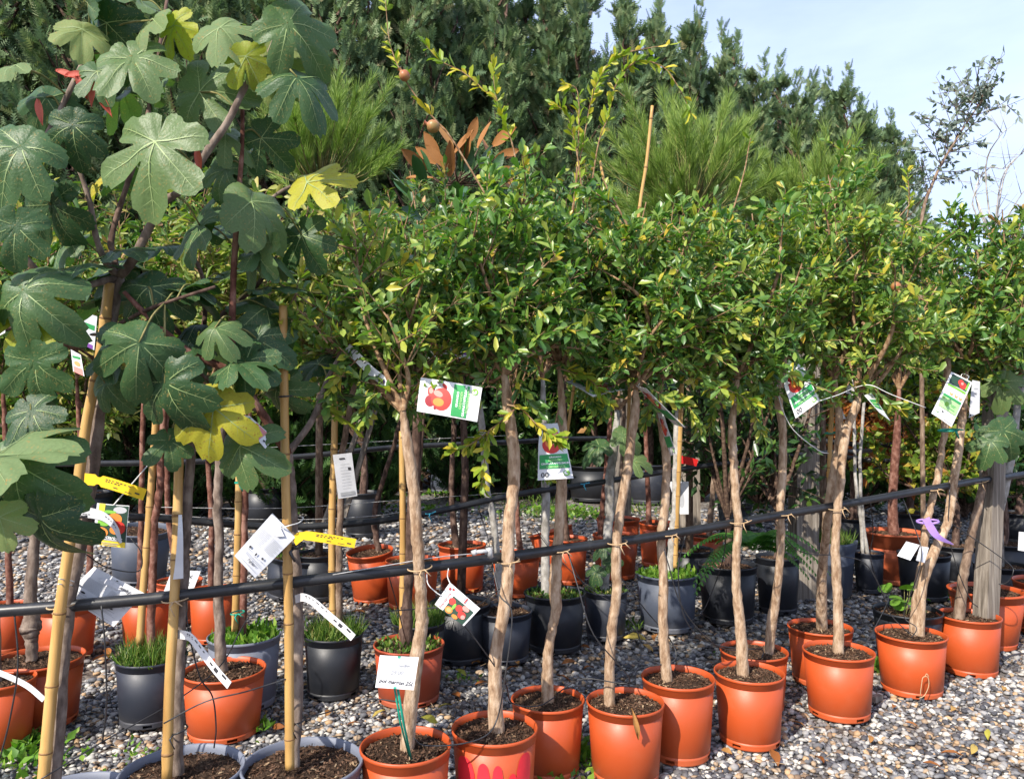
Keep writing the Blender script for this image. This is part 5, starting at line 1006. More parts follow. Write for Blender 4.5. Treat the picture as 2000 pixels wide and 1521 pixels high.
b = P(1215, 1010, 9.4); b.z = -.02; post('wooden_post', 'dark weathered post behind the small silver-barked fig', b, P(1217, 760, 9.4), .16, .15, .3)
for lab, a, c in (('grey plank leaning across the rails behind the slim staked tree', (630, 1030, 6.3), (725, 770, 6.5)), ('pale plank leaning beside the other one behind the slim staked tree', (672, 1010, 6.4), (745, 760, 6.6))):
    mb = MB(); p, q = P(*a), P(*c); p.z = .0 if p.z < .25 else p.z; mb.tube([p, (p + q) / 2, q], [.028, .028, .028], 4); tag(mb.build('leaning_plank', M['oldwood'], None, False), lab, 'plank')
b0 = P(1246, 438, 3.6); bo = MB()
bamboo([P(1225, 900, 3.65), P(1232, 700, 3.63), P(1246, 438, 3.6), P(1263, 315, 3.58), P(1274, 207, 3.56)], .0085, A4)
bamboo([P(1100, 900, 3.6), P(1140, 640, 3.62), P(1193, 455, 3.65), P(1172, 315, 3.66)], .007, A3)
cane = tag(bamboo([P(1600, 1195, 4.62), P(1617, 1000, 4.3), P(1622, 850, 4.26), P(1632, 670, 4.22)], .013, None), 'pale bamboo cane standing beside the open-limbed pomegranate', 'cane')

# ------------------------------------------------------------------ ties
def tie(label, px, py, Z, rx, ry=None, mat='cord', r=.0028, tilt=.1, tails=True, cat='tie', name='cord_tie', group=None):
    """cord looped round trunk and rail, knotted with loose ends"""
    c = P(px, py, Z); ry = ry or rx; mb = MB(); q = [c + Vector((math.cos(a) * rx, math.sin(a) * ry, math.sin(a + 1) * rx * tilt)) for a in np.linspace(-1.57, 4.72, 19)]; mb.tube(q, r, 5)
    if tails:
        k = c + Vector((rx * .3, -ry, 0)); mb.tube([k, k + Vector((.012, -.014, .006)), k + Vector((.035, -.012, -.004 + .02 * ((px % 7) - 3) / 3))], [r * 1.2, r, r * .7], 5); mb.tube([k, k + Vector((-.006, -.016, -.012)), k + Vector((.01, -.012, -.045))], [r * 1.2, r, r * .7], 5)
    return tag(mb.build(name, M[mat]), label, cat, group)
TIEG = 'raffia ties along the front rail'
for x, y, dz, who in ((123, 1180, .0, 'leaning bamboo cane'), (345, 1168, .0, 'short split bamboo cane'), (820, 1108, -.03, 'pomegranate trunk behind the price sign'), (992, 1094, -.03, 'trunk in the red-patched pot'), (1093, 1073, .02, 'knobbly trunk'), (1205, 1058, -.03, 'trunk above the stuck dry leaf'), (1303, 1042, .02, 'half-shaded pomegranate trunk'), (1441, 1018, -.03, 'pale sinuous trunk'), (1527, 1003, .02, 'leaning pomegranate trunk'), (1632, 992, -.03, 'open-limbed pomegranate trunk'), (1816, 955, .02, 'two crossing trunks'), (1903, 941, .02, 'trunk beside the wooden post')):
    tie('tan raffia tie on the front rail at the ' + who, x, y, rail_at(x)[1] + dz, .045, .055, group=TIEG)
tie('black tie binding the first fig to its cane high up', 205, 652, 2.56, .042, mat='tube', r=.004); tie('black tie binding the first fig to its cane at the bowing rail', 158, 1006, 2.62, .05, mat='tube', r=.0045)
tie('black tie on the tallest bamboo cane', 557, 774, 2.70, .022, mat='tube', r=.003, tails=False); tie('black tie with a long stub below the yellow strip tag', 572, 1066, 2.77, .042, mat='tube', r=.006)
tie('thin black tie low on the tallest cane', 575, 1405, 2.78, .04, mat='tube', r=.003); tie('thin black tie low on the short split cane', 342, 1424, 2.7, .04, mat='tube', r=.003)
tie('bright green tie high on the staked tree in the pale grey pot', 475, 776, 4.1, .035, mat='greentie', r=.005); tie('bright green tie halfway up the staked tree in the pale grey pot', 473, 941, 4.1, .035, mat='greentie', r=.006); tie('turquoise tie at the foot of the staked tree in the pale grey pot', 464, 1196, 4.1, .035, mat='greentie', r=.004)
tie('blue twine knotted on the bowing rail beside the first pomegranate', 839, 1002, 4.74, .025, mat='bluetie', r=.004); tie('blue twine knotted on the bowing rail beside the hanging pomegranate label', 1139, 944, 5.36, .025, mat='bluetie', r=.004)
tie('teal tie at the top of the split stake beside the two-trunked pomegranate', 1852, 840, 4.4, .05, mat='greentie', r=.006); tie('teal tie on the pale bamboo cane', 1625, 845, 4.26, .035, mat='greentie', r=.004)
tie('lilac ribbon tied round the two crossing trunks', 1812, 1018, 4.42, .055, mat='purpletie', r=.007, tails=False)
def ribbon(name, label, cat, pts, w, mat, wdir=(0, 0, 1), marks=None, taper=None, thick=.0008, twist=0):
    """flat strip following a path; marks = printed bars on its face"""
    q = lerp_path([P(*v) for v in pts], 5); n = len(q); root = empty(name, q[0], label, cat); mb = MB(); V = []; F = []
    wd = Vector(wdir).normalized(); ctr = []; ws = []
    for i, p in enumerate(q):
        t = (q[min(i + 1, n - 1)] - q[max(i - 1, 0)]).normalized(); s = (wd - t * wd.dot(t)).normalized(); s.rotate(Matrix.Rotation(twist * i / n, 3, t)); k = w / 2 * (taper(i / (n - 1)) if taper else 1); nn = t.cross(s); nn = nn if nn.y < 0 else -nn; ctr.append((p, t, s, nn)); ws.append(k)
        V += [p + s * k + nn * thick, p - s * k + nn * thick, p - s * k - nn * thick, p + s * k - nn * thick]
    for i in range(n - 1):
        for k in range(4): F.append((4 * i + k, 4 * i + (k + 1) % 4, 4 * i + 4 + (k + 1) % 4, 4 * i + 4 + k))
    F += [(0, 1, 2, 3), (4 * n - 1, 4 * n - 2, 4 * n - 3, 4 * n - 4)]; mb.add(V, F); mb.build('strip', M[mat], root, False)
    for (u0, u1, v0, v1, mm) in (marks or []):
        m = MB(); VV = []; FF = []; k = 5
        for j in range(k):
            u = u0 + (u1 - u0) * j / (k - 1); f = u * (n - 1); i = min(int(f), n - 2); a, b2 = ctr[i], ctr[i + 1]; p = a[0].lerp(b2[0], f - i); s = a[2]; nn = a[3]; hw = ws[i]
            VV += [p + s * hw * v0 + nn * (thick + .0012), p + s * hw * v1 + nn * (thick + .0012)]
        for j in range(k - 1): FF.append((2 * j, 2 * j + 1, 2 * j + 3, 2 * j + 2))
        m.add(VV, FF); m.build('print', M[mm], root, False)
    return root
def dots(u0, u1, v0, v1, n, mm='ink', gap=.35):
    d = (u1 - u0) / n; return [(u0 + i * d, u0 + (i + 1 - gap * (1 + (i * 7 % 3) * .4)) * d, v0, v1, mm) for i in range(n)]
ytag = dots(.42, .80, .45, .62, 7) + dots(.42, .66, .12, .30, 5) + [(.56, .62, -.55, -.4, 'ink'), (.72, .82, -.62, -.52, 'ink'), (.86, .93, -.35, -.1, 'ink')]
ribbon('strip_tag', 'yellow strip tag looped on the trunk beside the leaning bamboo cane', 'tag', [(165, 935, 2.57), (190, 938, 2.56), (215, 944, 2.55), (250, 955, 2.54), (283, 966, 2.54)], .038, 'yellowtag', marks=ytag, taper=lambda u: .62 if .22 < u < .32 else 1)
ribbon('strip_tag', 'yellow strip tag on the tallest bamboo cane pointing right', 'tag', [(574, 1057, 2.70), (592, 1046, 2.69), (630, 1050, 2.69), (665, 1056, 2.70), (694, 1061, 2.71)], .032, 'yellowtag', marks=ytag, taper=lambda u: .8 if .2 < u < .3 else 1)
wmark = dots(.25, .62, .35, .6, 6) + dots(.25, .45, 0, .2, 3, 'greyink') + [(.68, .72, -.1, .3, 'ink'), (.75, .80, -.4, .5, 'ink'), (.86, .93, .3, .8, 'ink'), (.86, .97, -.5, -.4, 'greyink'), (.86, .97, -.1, 0, 'greyink')]
ribbon('strip_tag', 'white strip tag hanging from the short split cane over the orange pot', 'tag', [(342, 1238, 2.70), (362, 1240, 2.66), (376, 1248, 2.64), (400, 1280, 2.62), (425, 1312, 2.60), (448, 1338, 2.58)], .030, 'card', marks=wmark)
ribbon('strip_tag', 'white strip tag hanging from the tallest cane over the grassy black pot', 'tag', [(577, 1170, 2.79), (592, 1166, 2.74), (612, 1175, 2.72), (640, 1200, 2.71), (668, 1224, 2.70), (690, 1245, 2.69)], .028, 'card', marks=wmark)
ribbon('strip_tag', 'white strip tag slanting across the leftmost orange pot', 'tag', [(-15, 1308, 2.7), (20, 1322, 2.7), (55, 1340, 2.7), (86, 1366, 2.7)], .020, 'card')
ribbon('strip_tag', 'white barcoded strip tag clipped to the limb of the first pomegranate', 'tag', [(678, 678, 2.86), (700, 700, 2.85), (725, 725, 2.84), (757, 750, 2.83)], .034, 'card', marks=dots(.10, .26, -.9, .9, 2, 'ink', .6) + dots(.34, .6, .2, .6, 4) + [(.62, .78, -.5, .5, 'paleink'), (.84, .95, -.6, .2, 'ppurple')])
ribbon('strip_tag', 'red tape flag tied to the cane in the blue-grey pot', 'tag', [(1316, 898, 5.9), (1328, 897, 5.86), (1345, 900, 5.85), (1362, 904, 5.84)], .06, 'redtape', twist=.5)
ribbon('ribbon_end', 'lilac ribbon end fluttering from the crossing trunks', 'ribbon', [(1808, 1012, 4.36), (1818, 1030, 4.34), (1832, 1048, 4.33), (1862, 1063, 4.33)], .045, 'purpletie', taper=lambda u: 1 - .9 * u ** 3, twist=.8)
ribbon('strip_tag', 'narrow white tag curled beside the short split cane', 'tag', [(352, 1005, 2.66), (352, 1050, 2.65), (350, 1100, 2.66), (348, 1130, 2.67)], .022, 'card', wdir=(1, .6, 0), taper=lambda u: .5 + u)
ribbon('strip_tag', 'grey strip tag crossing the fruit picture card', 'tag', [(158, 1000, 2.60), (180, 1002, 2.58), (205, 1010, 2.56), (225, 1030, 2.55), (236, 1060, 2.55)], .036, 'greycard', marks=dots(.05, .22, -.4, -.2, 4) + dots(.5, .8, .2, .4, 5), taper=lambda u: 1 - .8 * u ** 2)

# ------------------------------------------------------------------ cards and labels
def ell(cx, cy, rx, ry, n=18, rot=0):
    return [(cx + rx * math.cos(a) * math.cos(rot) - ry * math.sin(a) * math.sin(rot), cy + rx * math.cos(a) * math.sin(rot) + ry * math.sin(a) * math.cos(rot)) for a in np.linspace(0, 2 * math.pi, n + 1)[:-1]]
def rect(x0, y0, x1, y1): return [(x0, y0), (x1, y0), (x1, y1), (x0, y1)]
def text_polys(s, size, shear=0.0):
    cu = bpy.data.curves.new('t', 'FONT'); cu.body = s; cu.size = size; cu.shear = shear; cu.resolution_u = 2; cu.offset = .018; ob = bpy.data.objects.new('t', cu)
    me = bpy.data.meshes.new_from_object(ob); V = [tuple(v.co) for v in me.vertices]; F = [tuple(p.vertices) for p in me.polygons]; bpy.data.objects.remove(ob); bpy.data.curves.remove(cu); bpy.data.meshes.remove(me); return V, F
def card(name, label, corners, prints=(), texts=(), mat='card', shape=None, group=None, bow=.0, cat='label', cord=None):
    """thin printed card; corners tl,tr,br,bl as (px,py,depth); prints in (u,v) with v up; texts (string,u,v,width,angle,mat,shear)"""
    c = [P(*q) for q in corners]; tl, tr, br, bl = c; root = empty(name, (tl + tr) / 2, label, cat, group); w = ((tr - tl).length + (br - bl).length) / 2; h = ((tl - bl).length + (tr - br).length) / 2
    nn = (tr - tl).cross(tl - bl).normalized(); nn = nn if nn.dot(P(1000, 760, 0.001) - tl) > 0 else -nn
    def mp_(u, v, k=0.0): return bl.lerp(br, u).lerp(tl.lerp(tr, u), v) + nn * (k + bow * 4 * v * (1 - v) + bow * 1.5 * math.sin(3 * u))
    nu, nv = 6, 8; mb = MB(); V = []; F = []
    out = shape
    for side in (1, -1):
        for j in range(nv + 1):
            for i in range(nu + 1):
                u, v = i / nu, j / nv
                if out:
                    u0, u1 = out(v); u = u0 + (u1 - u0) * u
                V.append(mp_(u, v, .0006 * side))
    m = (nu + 1) * (nv + 1)
    for j in range(nv):
        for i in range(nu): a = j * (nu + 1) + i; F += [(a, a + 1, a + nu + 2, a + nu + 1), (m + a, m + a + nu + 1, m + a + nu + 2, m + a + 1)]
    ring = [i for i in range(nu + 1)] + [j * (nu + 1) + nu for j in range(1, nv + 1)] + [nv * (nu + 1) + i for i in range(nu - 1, -1, -1)] + [j * (nu + 1) for j in range(nv - 1, 0, -1)]
    for a, b2 in zip(ring, ring[1:] + ring[:1]): F.append((a, m + a, m + b2, b2))
    mb.add(V, F); mb.build('card', M[mat], root, False)
    by = {}
    for i, (mm, poly) in enumerate(prints):
        cu_, cv_ = sum(p[0] for p in poly) / len(poly), sum(p[1] for p in poly) / len(poly); k = .0013 + .00022 * i
        x = by.setdefault(mm, MB()); dp = []
        for (a0, b0), (a1, b1) in zip(poly, poly[1:] + poly[:1]):
            st_ = max(1, int(max(abs(a1 - a0), abs(b1 - b0)) / .13)); dp += [(a0 + (a1 - a0) * q / st_, b0 + (b1 - b0) * q / st_) for q in range(st_)]
        n = len(dp); rg_ = (1.0,) if max(abs(p[0] - cu_) + abs(p[1] - cv_) for p in dp) < .14 else (.33, .67, 1.0)
        VV = [mp_(cu_, cv_, k)] + [mp_(cu_ + (u - cu_) * q, cv_ + (v - cv_) * q, k) for q in rg_ for u, v in dp]; FF = [(0, 1 + j, 1 + (j + 1) % n) for j in range(n)]
        for q in range(len(rg_) - 1): FF += [(1 + q * n + j, 1 + (q + 1) * n + j, 1 + (q + 1) * n + (j + 1) % n, 1 + q * n + (j + 1) % n) for j in range(n)]
        x.add(VV, FF)
    for mm, x in by.items(): x.build('print', M[mm], root, False)['kind'] = 'stuff'
    by = {}; k = .0016 + .00022 * len(prints)
    for (s, u, v, tw, ang, mm, sh) in texts:
        TV, TF = text_polys(s, 1.0, sh); mxw = max(p[0] for p in TV); sc = tw / mxw; ca, sa = math.cos(R(ang)), math.sin(R(ang)); x = by.setdefault(mm, MB())
        # width in metres so that letters keep their shape on the card
        VV = [mp_(u + (p[0] * ca - p[1] * sa) * sc / w, v + (p[0] * sa + p[1] * ca) * sc / h, k) for p in TV]; x.add(VV, TF)
    for mm, x in by.items(): x.build('lettering', M[mm], root, False)['kind'] = 'stuff'
    if cord:
        for cp in cord:
            x = MB(); x.tube(lerp_path([P(*q) for q in cp], 5), .0022, 5); x.build('cord', M['whitecord'], root)
    return root
def pom_prints(): # upright pomegranate card: picture above, green band with names, footer
    return [('pdred', ell(.36, .80, .17, .085)), ('pred', ell(.64, .80, .15, .06)), ('ppink', ell(.66, .80, .09, .035)), ('pred', ell(.46, .62, .33, .165)), ('porange', ell(.36, .66, .12, .09)), ('ppink', ell(.60, .68, .10, .07, rot=.5)), ('pdred', ell(.18, .71, .05, .02)), ('pred', ell(.83, .58, .07, .03)), ('pred', ell(.88, .61, .05, .02)), ('pgreen', rect(.04, .19, .96, .44)), ('pleafgreen', ell(.83, .10, .10, .05)), ('pwhite', ell(.82, .105, .065, .032)), ('pleafgreen', ell(.86, .11, .045, .02))]
def pom_texts(w, v0=.375, dv=.057):
    return [('GRANADO', .34, v0, w * .36, 0, 'pwhite', 0), ('GRENADIER', .30, v0 - dv, w * .42, 0, 'plime', 0), ('GRANATAPFELBAUM', .08, v0 - 2 * dv, w * .80, 0, 'pwhite', 0), ('POMEGRANATE', .24, v0 - 3 * dv, w * .52, 0, 'plime', 0), ('00', .08, .045, w * .20, 0, 'ink', 0)]
def turn(prints, texts):   # the same card turned a quarter, picture to the left
    rp = [(m, [(1 - v, u) for u, v in p]) for m, p in prints]; return rp
# card lying on its side between first and second pomegranate
card('pomegranate_label', 'pomegranate picture label hanging sideways between the first two pomegranate trunks', [(822, 737, 2.84), (942, 757, 2.82), (932, 824, 2.80), (814, 803, 2.82)],
     turn(pom_prints(), None), [('GRANADO', .655, .30, .058, 90, 'pwhite', 0), ('GRENADIER', .715, .26, .066, 90, 'plime', 0), ('GRANATAPFELBAUM', .775, .06, .118, 90, 'pwhite', 0), ('POMEGRANATE', .83, .18, .088, 90, 'plime', 0)], bow=.004)
card('pomegranate_label', 'tilted pomegranate picture label on the trunk leaning over the low orange pot', [(1524, 734, 3.66), (1564, 706, 3.68), (1601, 783, 3.62), (1554, 817, 3.60)], pom_prints(), pom_texts(.15), bow=.003, shape=lambda v: (.0, 1) if v < .8 else (.28 * (v - .8) / .2, 1 - .05 * (v - .8) / .2), cord=[[(1600, 783, 3.62), (1640, 770, 3.8), (1668, 757, 4.05)], [(1518, 752, 3.93), (1525, 790, 3.8), (1550, 840, 3.8), (1600, 880, 3.95), (1618, 885, 4.1)]])
card('pomegranate_label', 'hanging pomegranate picture label half hidden by leaves beside the silvery trunk', [(1052, 829, 3.28), (1096, 826, 3.3), (1120, 934, 3.24), (1050, 938, 3.22)], pom_prints(), pom_texts(.14), bow=.003, shape=lambda v: (0, 1) if v < .75 else (.02, .86 - .1 * (v - .75)))
card('pomegranate_label', 'pomegranate picture label lying nearly flat in the crown of the tree with the stuck leaf', [(1106, 745, 3.42), (1153, 737, 3.62), (1221, 761, 3.46), (1158, 775, 3.24)], turn(turn(turn(pom_prints(), None), None), None), [('GRANADO', .86, .82, .05, -90, 'pwhite', 0)], bow=.002)
card('pomegranate_label', 'pomegranate picture label seen edge-on slanting from the fork of the tree with the stuck leaf', [(1240, 751, 3.44), (1262, 758, 3.36), (1338, 834, 3.40), (1316, 828, 3.50)], pom_prints(), [], bow=.002, cord=[[(1247, 752, 3.42), (1250, 744, 3.46), (1245, 740, 3.5)]])
card('pomegranate_label', 'narrow folded pomegranate label hanging down the trunk of the half-shaded tree', [(1284, 806, 3.62), (1295, 806, 3.54), (1322, 886, 3.52), (1310, 890, 3.60)], pom_prints(), [], bow=.002)
card('pomegranate_label', 'thin pomegranate label seen edge-on along the pale sinuous trunk', [(1424, 822, 3.76), (1432, 824, 3.72), (1441, 880, 3.72), (1434, 884, 3.77)], pom_prints(), [], bow=.004)
card('pomegranate_label', 'green-striped label hanging behind the fork of the open-limbed pomegranate', [(1688, 772, 4.0), (1702, 767, 4.05), (1739, 822, 4.0), (1718, 806, 3.95)], [('pgreen', rect(.1, .35, .9, .75)), ('plime', rect(.15, .45, .85, .5)), ('plime', rect(.15, .58, .85, .63))], [], cord=[[(1668, 757, 4.05), (1700, 752, 3.98), (1740, 770, 3.98), (1808, 796, 4.0)]])
card('care_card', 'white care card with a red flower photo and green bands on the two-trunked pomegranate', [(1858, 726, 4.10), (1899, 747, 4.10), (1858, 834, 4.04), (1819, 807, 4.04)],
     [('pdark', rect(.08, .76, .92, .97)), ('pred', ell(.55, .88, .13, .06)), ('pred', ell(.68, .84, .16, .07)), ('ppink', ell(.62, .87, .06, .03)), ('pleafgreen', [(.82, .78), (.92, .78), (.90, .96), (.84, .96)]), ('pleafgreen', rect(.08, .70, .92, .745)), ('pgrey', ell(.16, .60, .07, .05)), ('ptan', ell(.38, .58, .075, .042)), ('ptan', ell(.60, .58, .075, .042)), ('ptan', ell(.82, .58, .075, .042)), ('pwhite', ell(.38, .60, .04, .02)), ('pwhite', ell(.60, .60, .04, .02)), ('pwhite', ell(.82, .60, .04, .02)), ('pgreen', rect(.08, .465, .92, .51)), ('plime', rect(.08, .22, .92, .455)), ('pleafgreen', ell(.38, .33, .09, .05)), ('pleafgreen', ell(.16, .42, .05, .02)), ('ink', rect(.32, .14, .40, .165)), ('pleafgreen', ell(.16, .12, .06, .04)), ('pwhite', ell(.16, .12, .04, .025)), ('paleink', rect(.5, .03, .9, .05)), ('paleink', rect(.5, .075, .9, .085)), ('paleink', rect(.5, .11, .86, .12)), ('pgreen', rect(.55, .36, .8, .37)), ('pgreen', rect(.55, .33, .75, .34)), ('pgreen', rect(.55, .27, .8, .28))],
     [], bow=.002, cord=[[(1888, 742, 4.10), (1892, 735, 4.2), (1880, 730, 4.33), (1876, 738, 4.30)]])
card('care_card', 'grey rounded reverse of a care card behind the trunk of the two-trunked pomegranate', [(1899, 742, 4.52), (1914, 745, 4.52), (1913, 806, 4.5), (1892, 816, 4.5)], [('paleink', rect(.1, .45, .9, .5)), ('greyink', rect(.3, .75, .75, .78)), ('greyink', ell(.55, .62, .15, .04)), ('paleink', ell(.4, .3, .3, .1)), ('ink', rect(.05, .03, .2, .08))], [], 'greycard')
def lines(x0, x1, ys, mm='greyink', t=.006): return [(mm, rect(x0, y, x1 if i % 3 else x1 * .92, y + t)) for i, y in enumerate(ys)]
big = lines(.06, .46, np.arange(.40, .70, .022)) + lines(.54, .94, np.arange(.44, .70, .022)) + [('ink', ell(.2, .30, .045, .025)), ('ink', ell(.5, .28, .03, .03)), ('ink', ell(.75, .31, .045, .02)), ('greyink', rect(.1, .25, .3, .258)), ('greyink', rect(.42, .23, .6, .238)), ('greyink', rect(.68, .25, .86, .258))] + lines(.12, .92, [.19, .165, .05], 'greyink') + [('paleink', [(.2, .80), (.45, .92), (.75, .86), (.6, .76), (.3, .74)]), ('ink', ell(.5, .945, .022, .013)), ('greyink', rect(.06, .985, .34, .99)), ('greyink', rect(.62, .985, .9, .99))]
card('care_card', 'large white care card tied to the leaning bamboo cane behind the rail', [(126, 1163, 2.67), (184, 1106, 2.73), (282, 1158, 2.73), (222, 1224, 2.69)], turn(turn(turn(big, 0), 0), 0), [('Figuier', .86, .18, .042, 90, 'ink', .1)], bow=.003, cord=[[(115, 1130, 2.54), (140, 1134, 2.6), (155, 1142, 2.70)], [(114, 1140, 2.54), (136, 1142, 2.6), (155, 1142, 2.70)]])
card('care_card', 'grey-white care card reading Figuier tied to the tallest bamboo cane', [(532, 1002, 2.70), (577, 1049, 2.70), (498, 1128, 2.62), (458, 1085, 2.62)], big, [('Figuier', .42, .105, .036, 0, 'ink', .1)], 'greycard', bow=.002, cord=[[(552, 1030, 2.685), (565, 1026, 2.66), (585, 1020, 2.72), (592, 1010, 2.80), (580, 1008, 2.86)]])
price = card('price_sign', 'white price sign handwritten pot marron 25L on a green stick in the first pomegranate pot', [(742, 1279, 2.66), (818, 1283, 2.66), (808, 1347, 2.62), (733, 1342, 2.62)], [('greentie', rect(.46, .93, .54, 1.0)), ('greentie', rect(.47, .0, .55, .06)), ('paleink', rect(.12, .11, .92, .114))],
             [('pot marron 25L', .07, .17, .118, -3, 'ink', .35), ('nadier', .50, .66, .045, 2, 'greyink', .35), ('29,00', .33, .42, .045, 2, 'greyink', .35)], cat='sign')
mb = MB(); mb.tube([P(776, 1340, 2.65), P(788, 1410, 2.70), P(803, 1482, 2.78)], [.005, .005, .004], 6); mb.tube([P(770, 1340, 2.66), P(782, 1410, 2.71), P(799, 1476, 2.79)], [.004, .004, .003], 6); mb.build('stick', M['greentie'], price)
card('fruit_label', 'nectarine picture label hanging from twisted wire below the front rail', [(849, 1180, 2.88), (879, 1137, 2.90), (938, 1188, 2.88), (906, 1222, 2.86)],
     [('pdark', rect(.0, .05, .70, .72)), ('pred', ell(.52, .84, .14, .09)), ('pwhite', [(.0, .76), (.72, .76), (.72, .92), (.0, .92)]), ('pred', ell(.50, .66, .13, .10)), ('porange', ell(.16, .60, .13, .11)), ('ptan', ell(.16, .60, .08, .07)), ('pleafgreen', ell(.38, .54, .14, .04)), ('pred', ell(.45, .40, .14, .10)), ('pred', ell(.30, .24, .15, .11)), ('ppink', ell(.26, .18, .09, .06)), ('porange', ell(.08, .36, .08, .09)), ('ppink', ell(.60, .26, .1, .1)), ('pdred', ell(.82, .90, .06, .03)), ('pred', ell(.88, .82, .05, .03)), ('paleink', rect(.80, .45, .96, .72)), ('greyink', rect(.82, .66, .94, .68)), ('greyink', rect(.82, .58, .94, .60)), ('greyink', rect(.82, .50, .94, .52)), ('paleink', rect(.80, .12, .84, .36)), ('paleink', rect(.88, .12, .91, .36)), ('pred', rect(.74, .38, .98, .41))],
     [('Nectarine', .03, .80, .062, 0, 'pdred', 0)], bow=.003, cord=[[(876, 1110, 2.9), (874, 1125, 2.91), (879, 1139, 2.90)], [(833, 1120, 2.87), (836, 1140, 2.86), (850, 1155, 2.87), (862, 1163, 2.88)]])
card('fruit_label', 'yellow-edged nectarine picture card tied by a white cord behind the first fig', [(190, 982, 2.58), (253, 987, 2.58), (246, 1070, 2.58), (182, 1061, 2.58)],
     [('pdark', rect(.12, .12, .99, .98)), ('pyellow', rect(.0, .0, .98, .13)), ('pyellow', rect(.08, .78, .28, 1.0)), ('pgrey', ell(.75, .88, .2, .08)), ('pleafgreen', ell(.45, .82, .2, .04)), ('porange', ell(.62, .66, .22, .14)), ('pred', ell(.74, .46, .22, .16)), ('porange', ell(.66, .40, .16, .10)), ('porange', ell(.24, .32, .22, .12)), ('pyellow', ell(.24, .32, .13, .07)), ('pleafgreen', ell(.3, .55, .2, .08)), ('pgrey', rect(.1, .14, .9, .17)), ('greyink', rect(.2, .07, .8, .085)), ('greyink', rect(.3, .03, .75, .045))],
     [('Nectarinier', .22, .20, .075, -4, 'pwhite', .3)], bow=.003, cord=[[(222, 986, 2.57), (260, 942, 2.66), (292, 905, 2.9), (300, 895, 3.4)]])
card('care_card', 'white card with a rose-red panel hanging on the diagonal fig limb', [(462, 812, 2.58), (487, 812, 2.60), (536, 856, 2.64), (518, 876, 2.60)], [('pgreen', rect(.1, .88, .9, .92)), ('ptan', ell(.55, .75, .15, .05)), ('pred', rect(.06, .58, .94, .68)), ('prose', rect(.06, .25, .94, .56)), ('ink', ell(.3, .15, .07, .035)), ('greyink', rect(.5, .14, .85, .155)), ('greyink', rect(.5, .10, .8, .115))], [], 'card')
card('care_card', 'pale printed card between the slim tree and its cane', [(650, 888, 3.98), (687, 884, 3.99), (698, 968, 4.02), (661, 974, 4.0)], lines(.3, .8, np.arange(.2, .8, .07), 'greyink') + [('ink', rect(.7, .62, .85, .68)), ('greyink', rect(.15, .05, .9, .13)), ('ink', rect(.3, .88, .6, .91))], [], 'greycard')
card('price_card', 'small white handwritten price card standing in an orange pot of the third row', [(336, 1112, 3.9), (392, 1115, 3.92), (374, 1161, 3.9), (319, 1157, 3.88)], [('paleink', rect(.1, .12, .9, .13))], [('niac', .45, .66, .05, 5, 'ink', .3), ('-6', .58, .30, .03, 5, 'ink', .3), ('z', .86, .03, .015, 5, 'ink', .3)], cat='sign')
card('price_card', 'blank white price card on a dark clip at the two crossing trunks', [(1770, 1057, 4.28), (1796, 1064, 4.28), (1778, 1094, 4.22), (1752, 1085, 4.22)], [], [], cat='sign')
card('price_card', 'second blank white card behind the blank price card', [(1797, 1066, 4.30), (1814, 1069, 4.32), (1806, 1099, 4.28), (1789, 1094, 4.24)], [('greyink', rect(.55, .5, .6, .9))], [], cat='sign')
card('care_card', 'white tag with a purple corner under a fig leaf beside the wooden post', [(1964, 850, 4.55), (1980, 866, 4.55), (1948, 898, 4.5), (1942, 880, 4.5)], [('ppurple', rect(0, .1, .35, 1)), ('pleafgreen', ell(.7, .6, .1, .1))], [('00', .55, .08, .028, 60, 'ink', 0)], 'card')
card('care_card', 'small white dangling card at the far right edge', [(1990, 1038, 4.9), (2012, 1040, 4.9), (2010, 1078, 4.9), (1988, 1074, 4.9)], [], [])
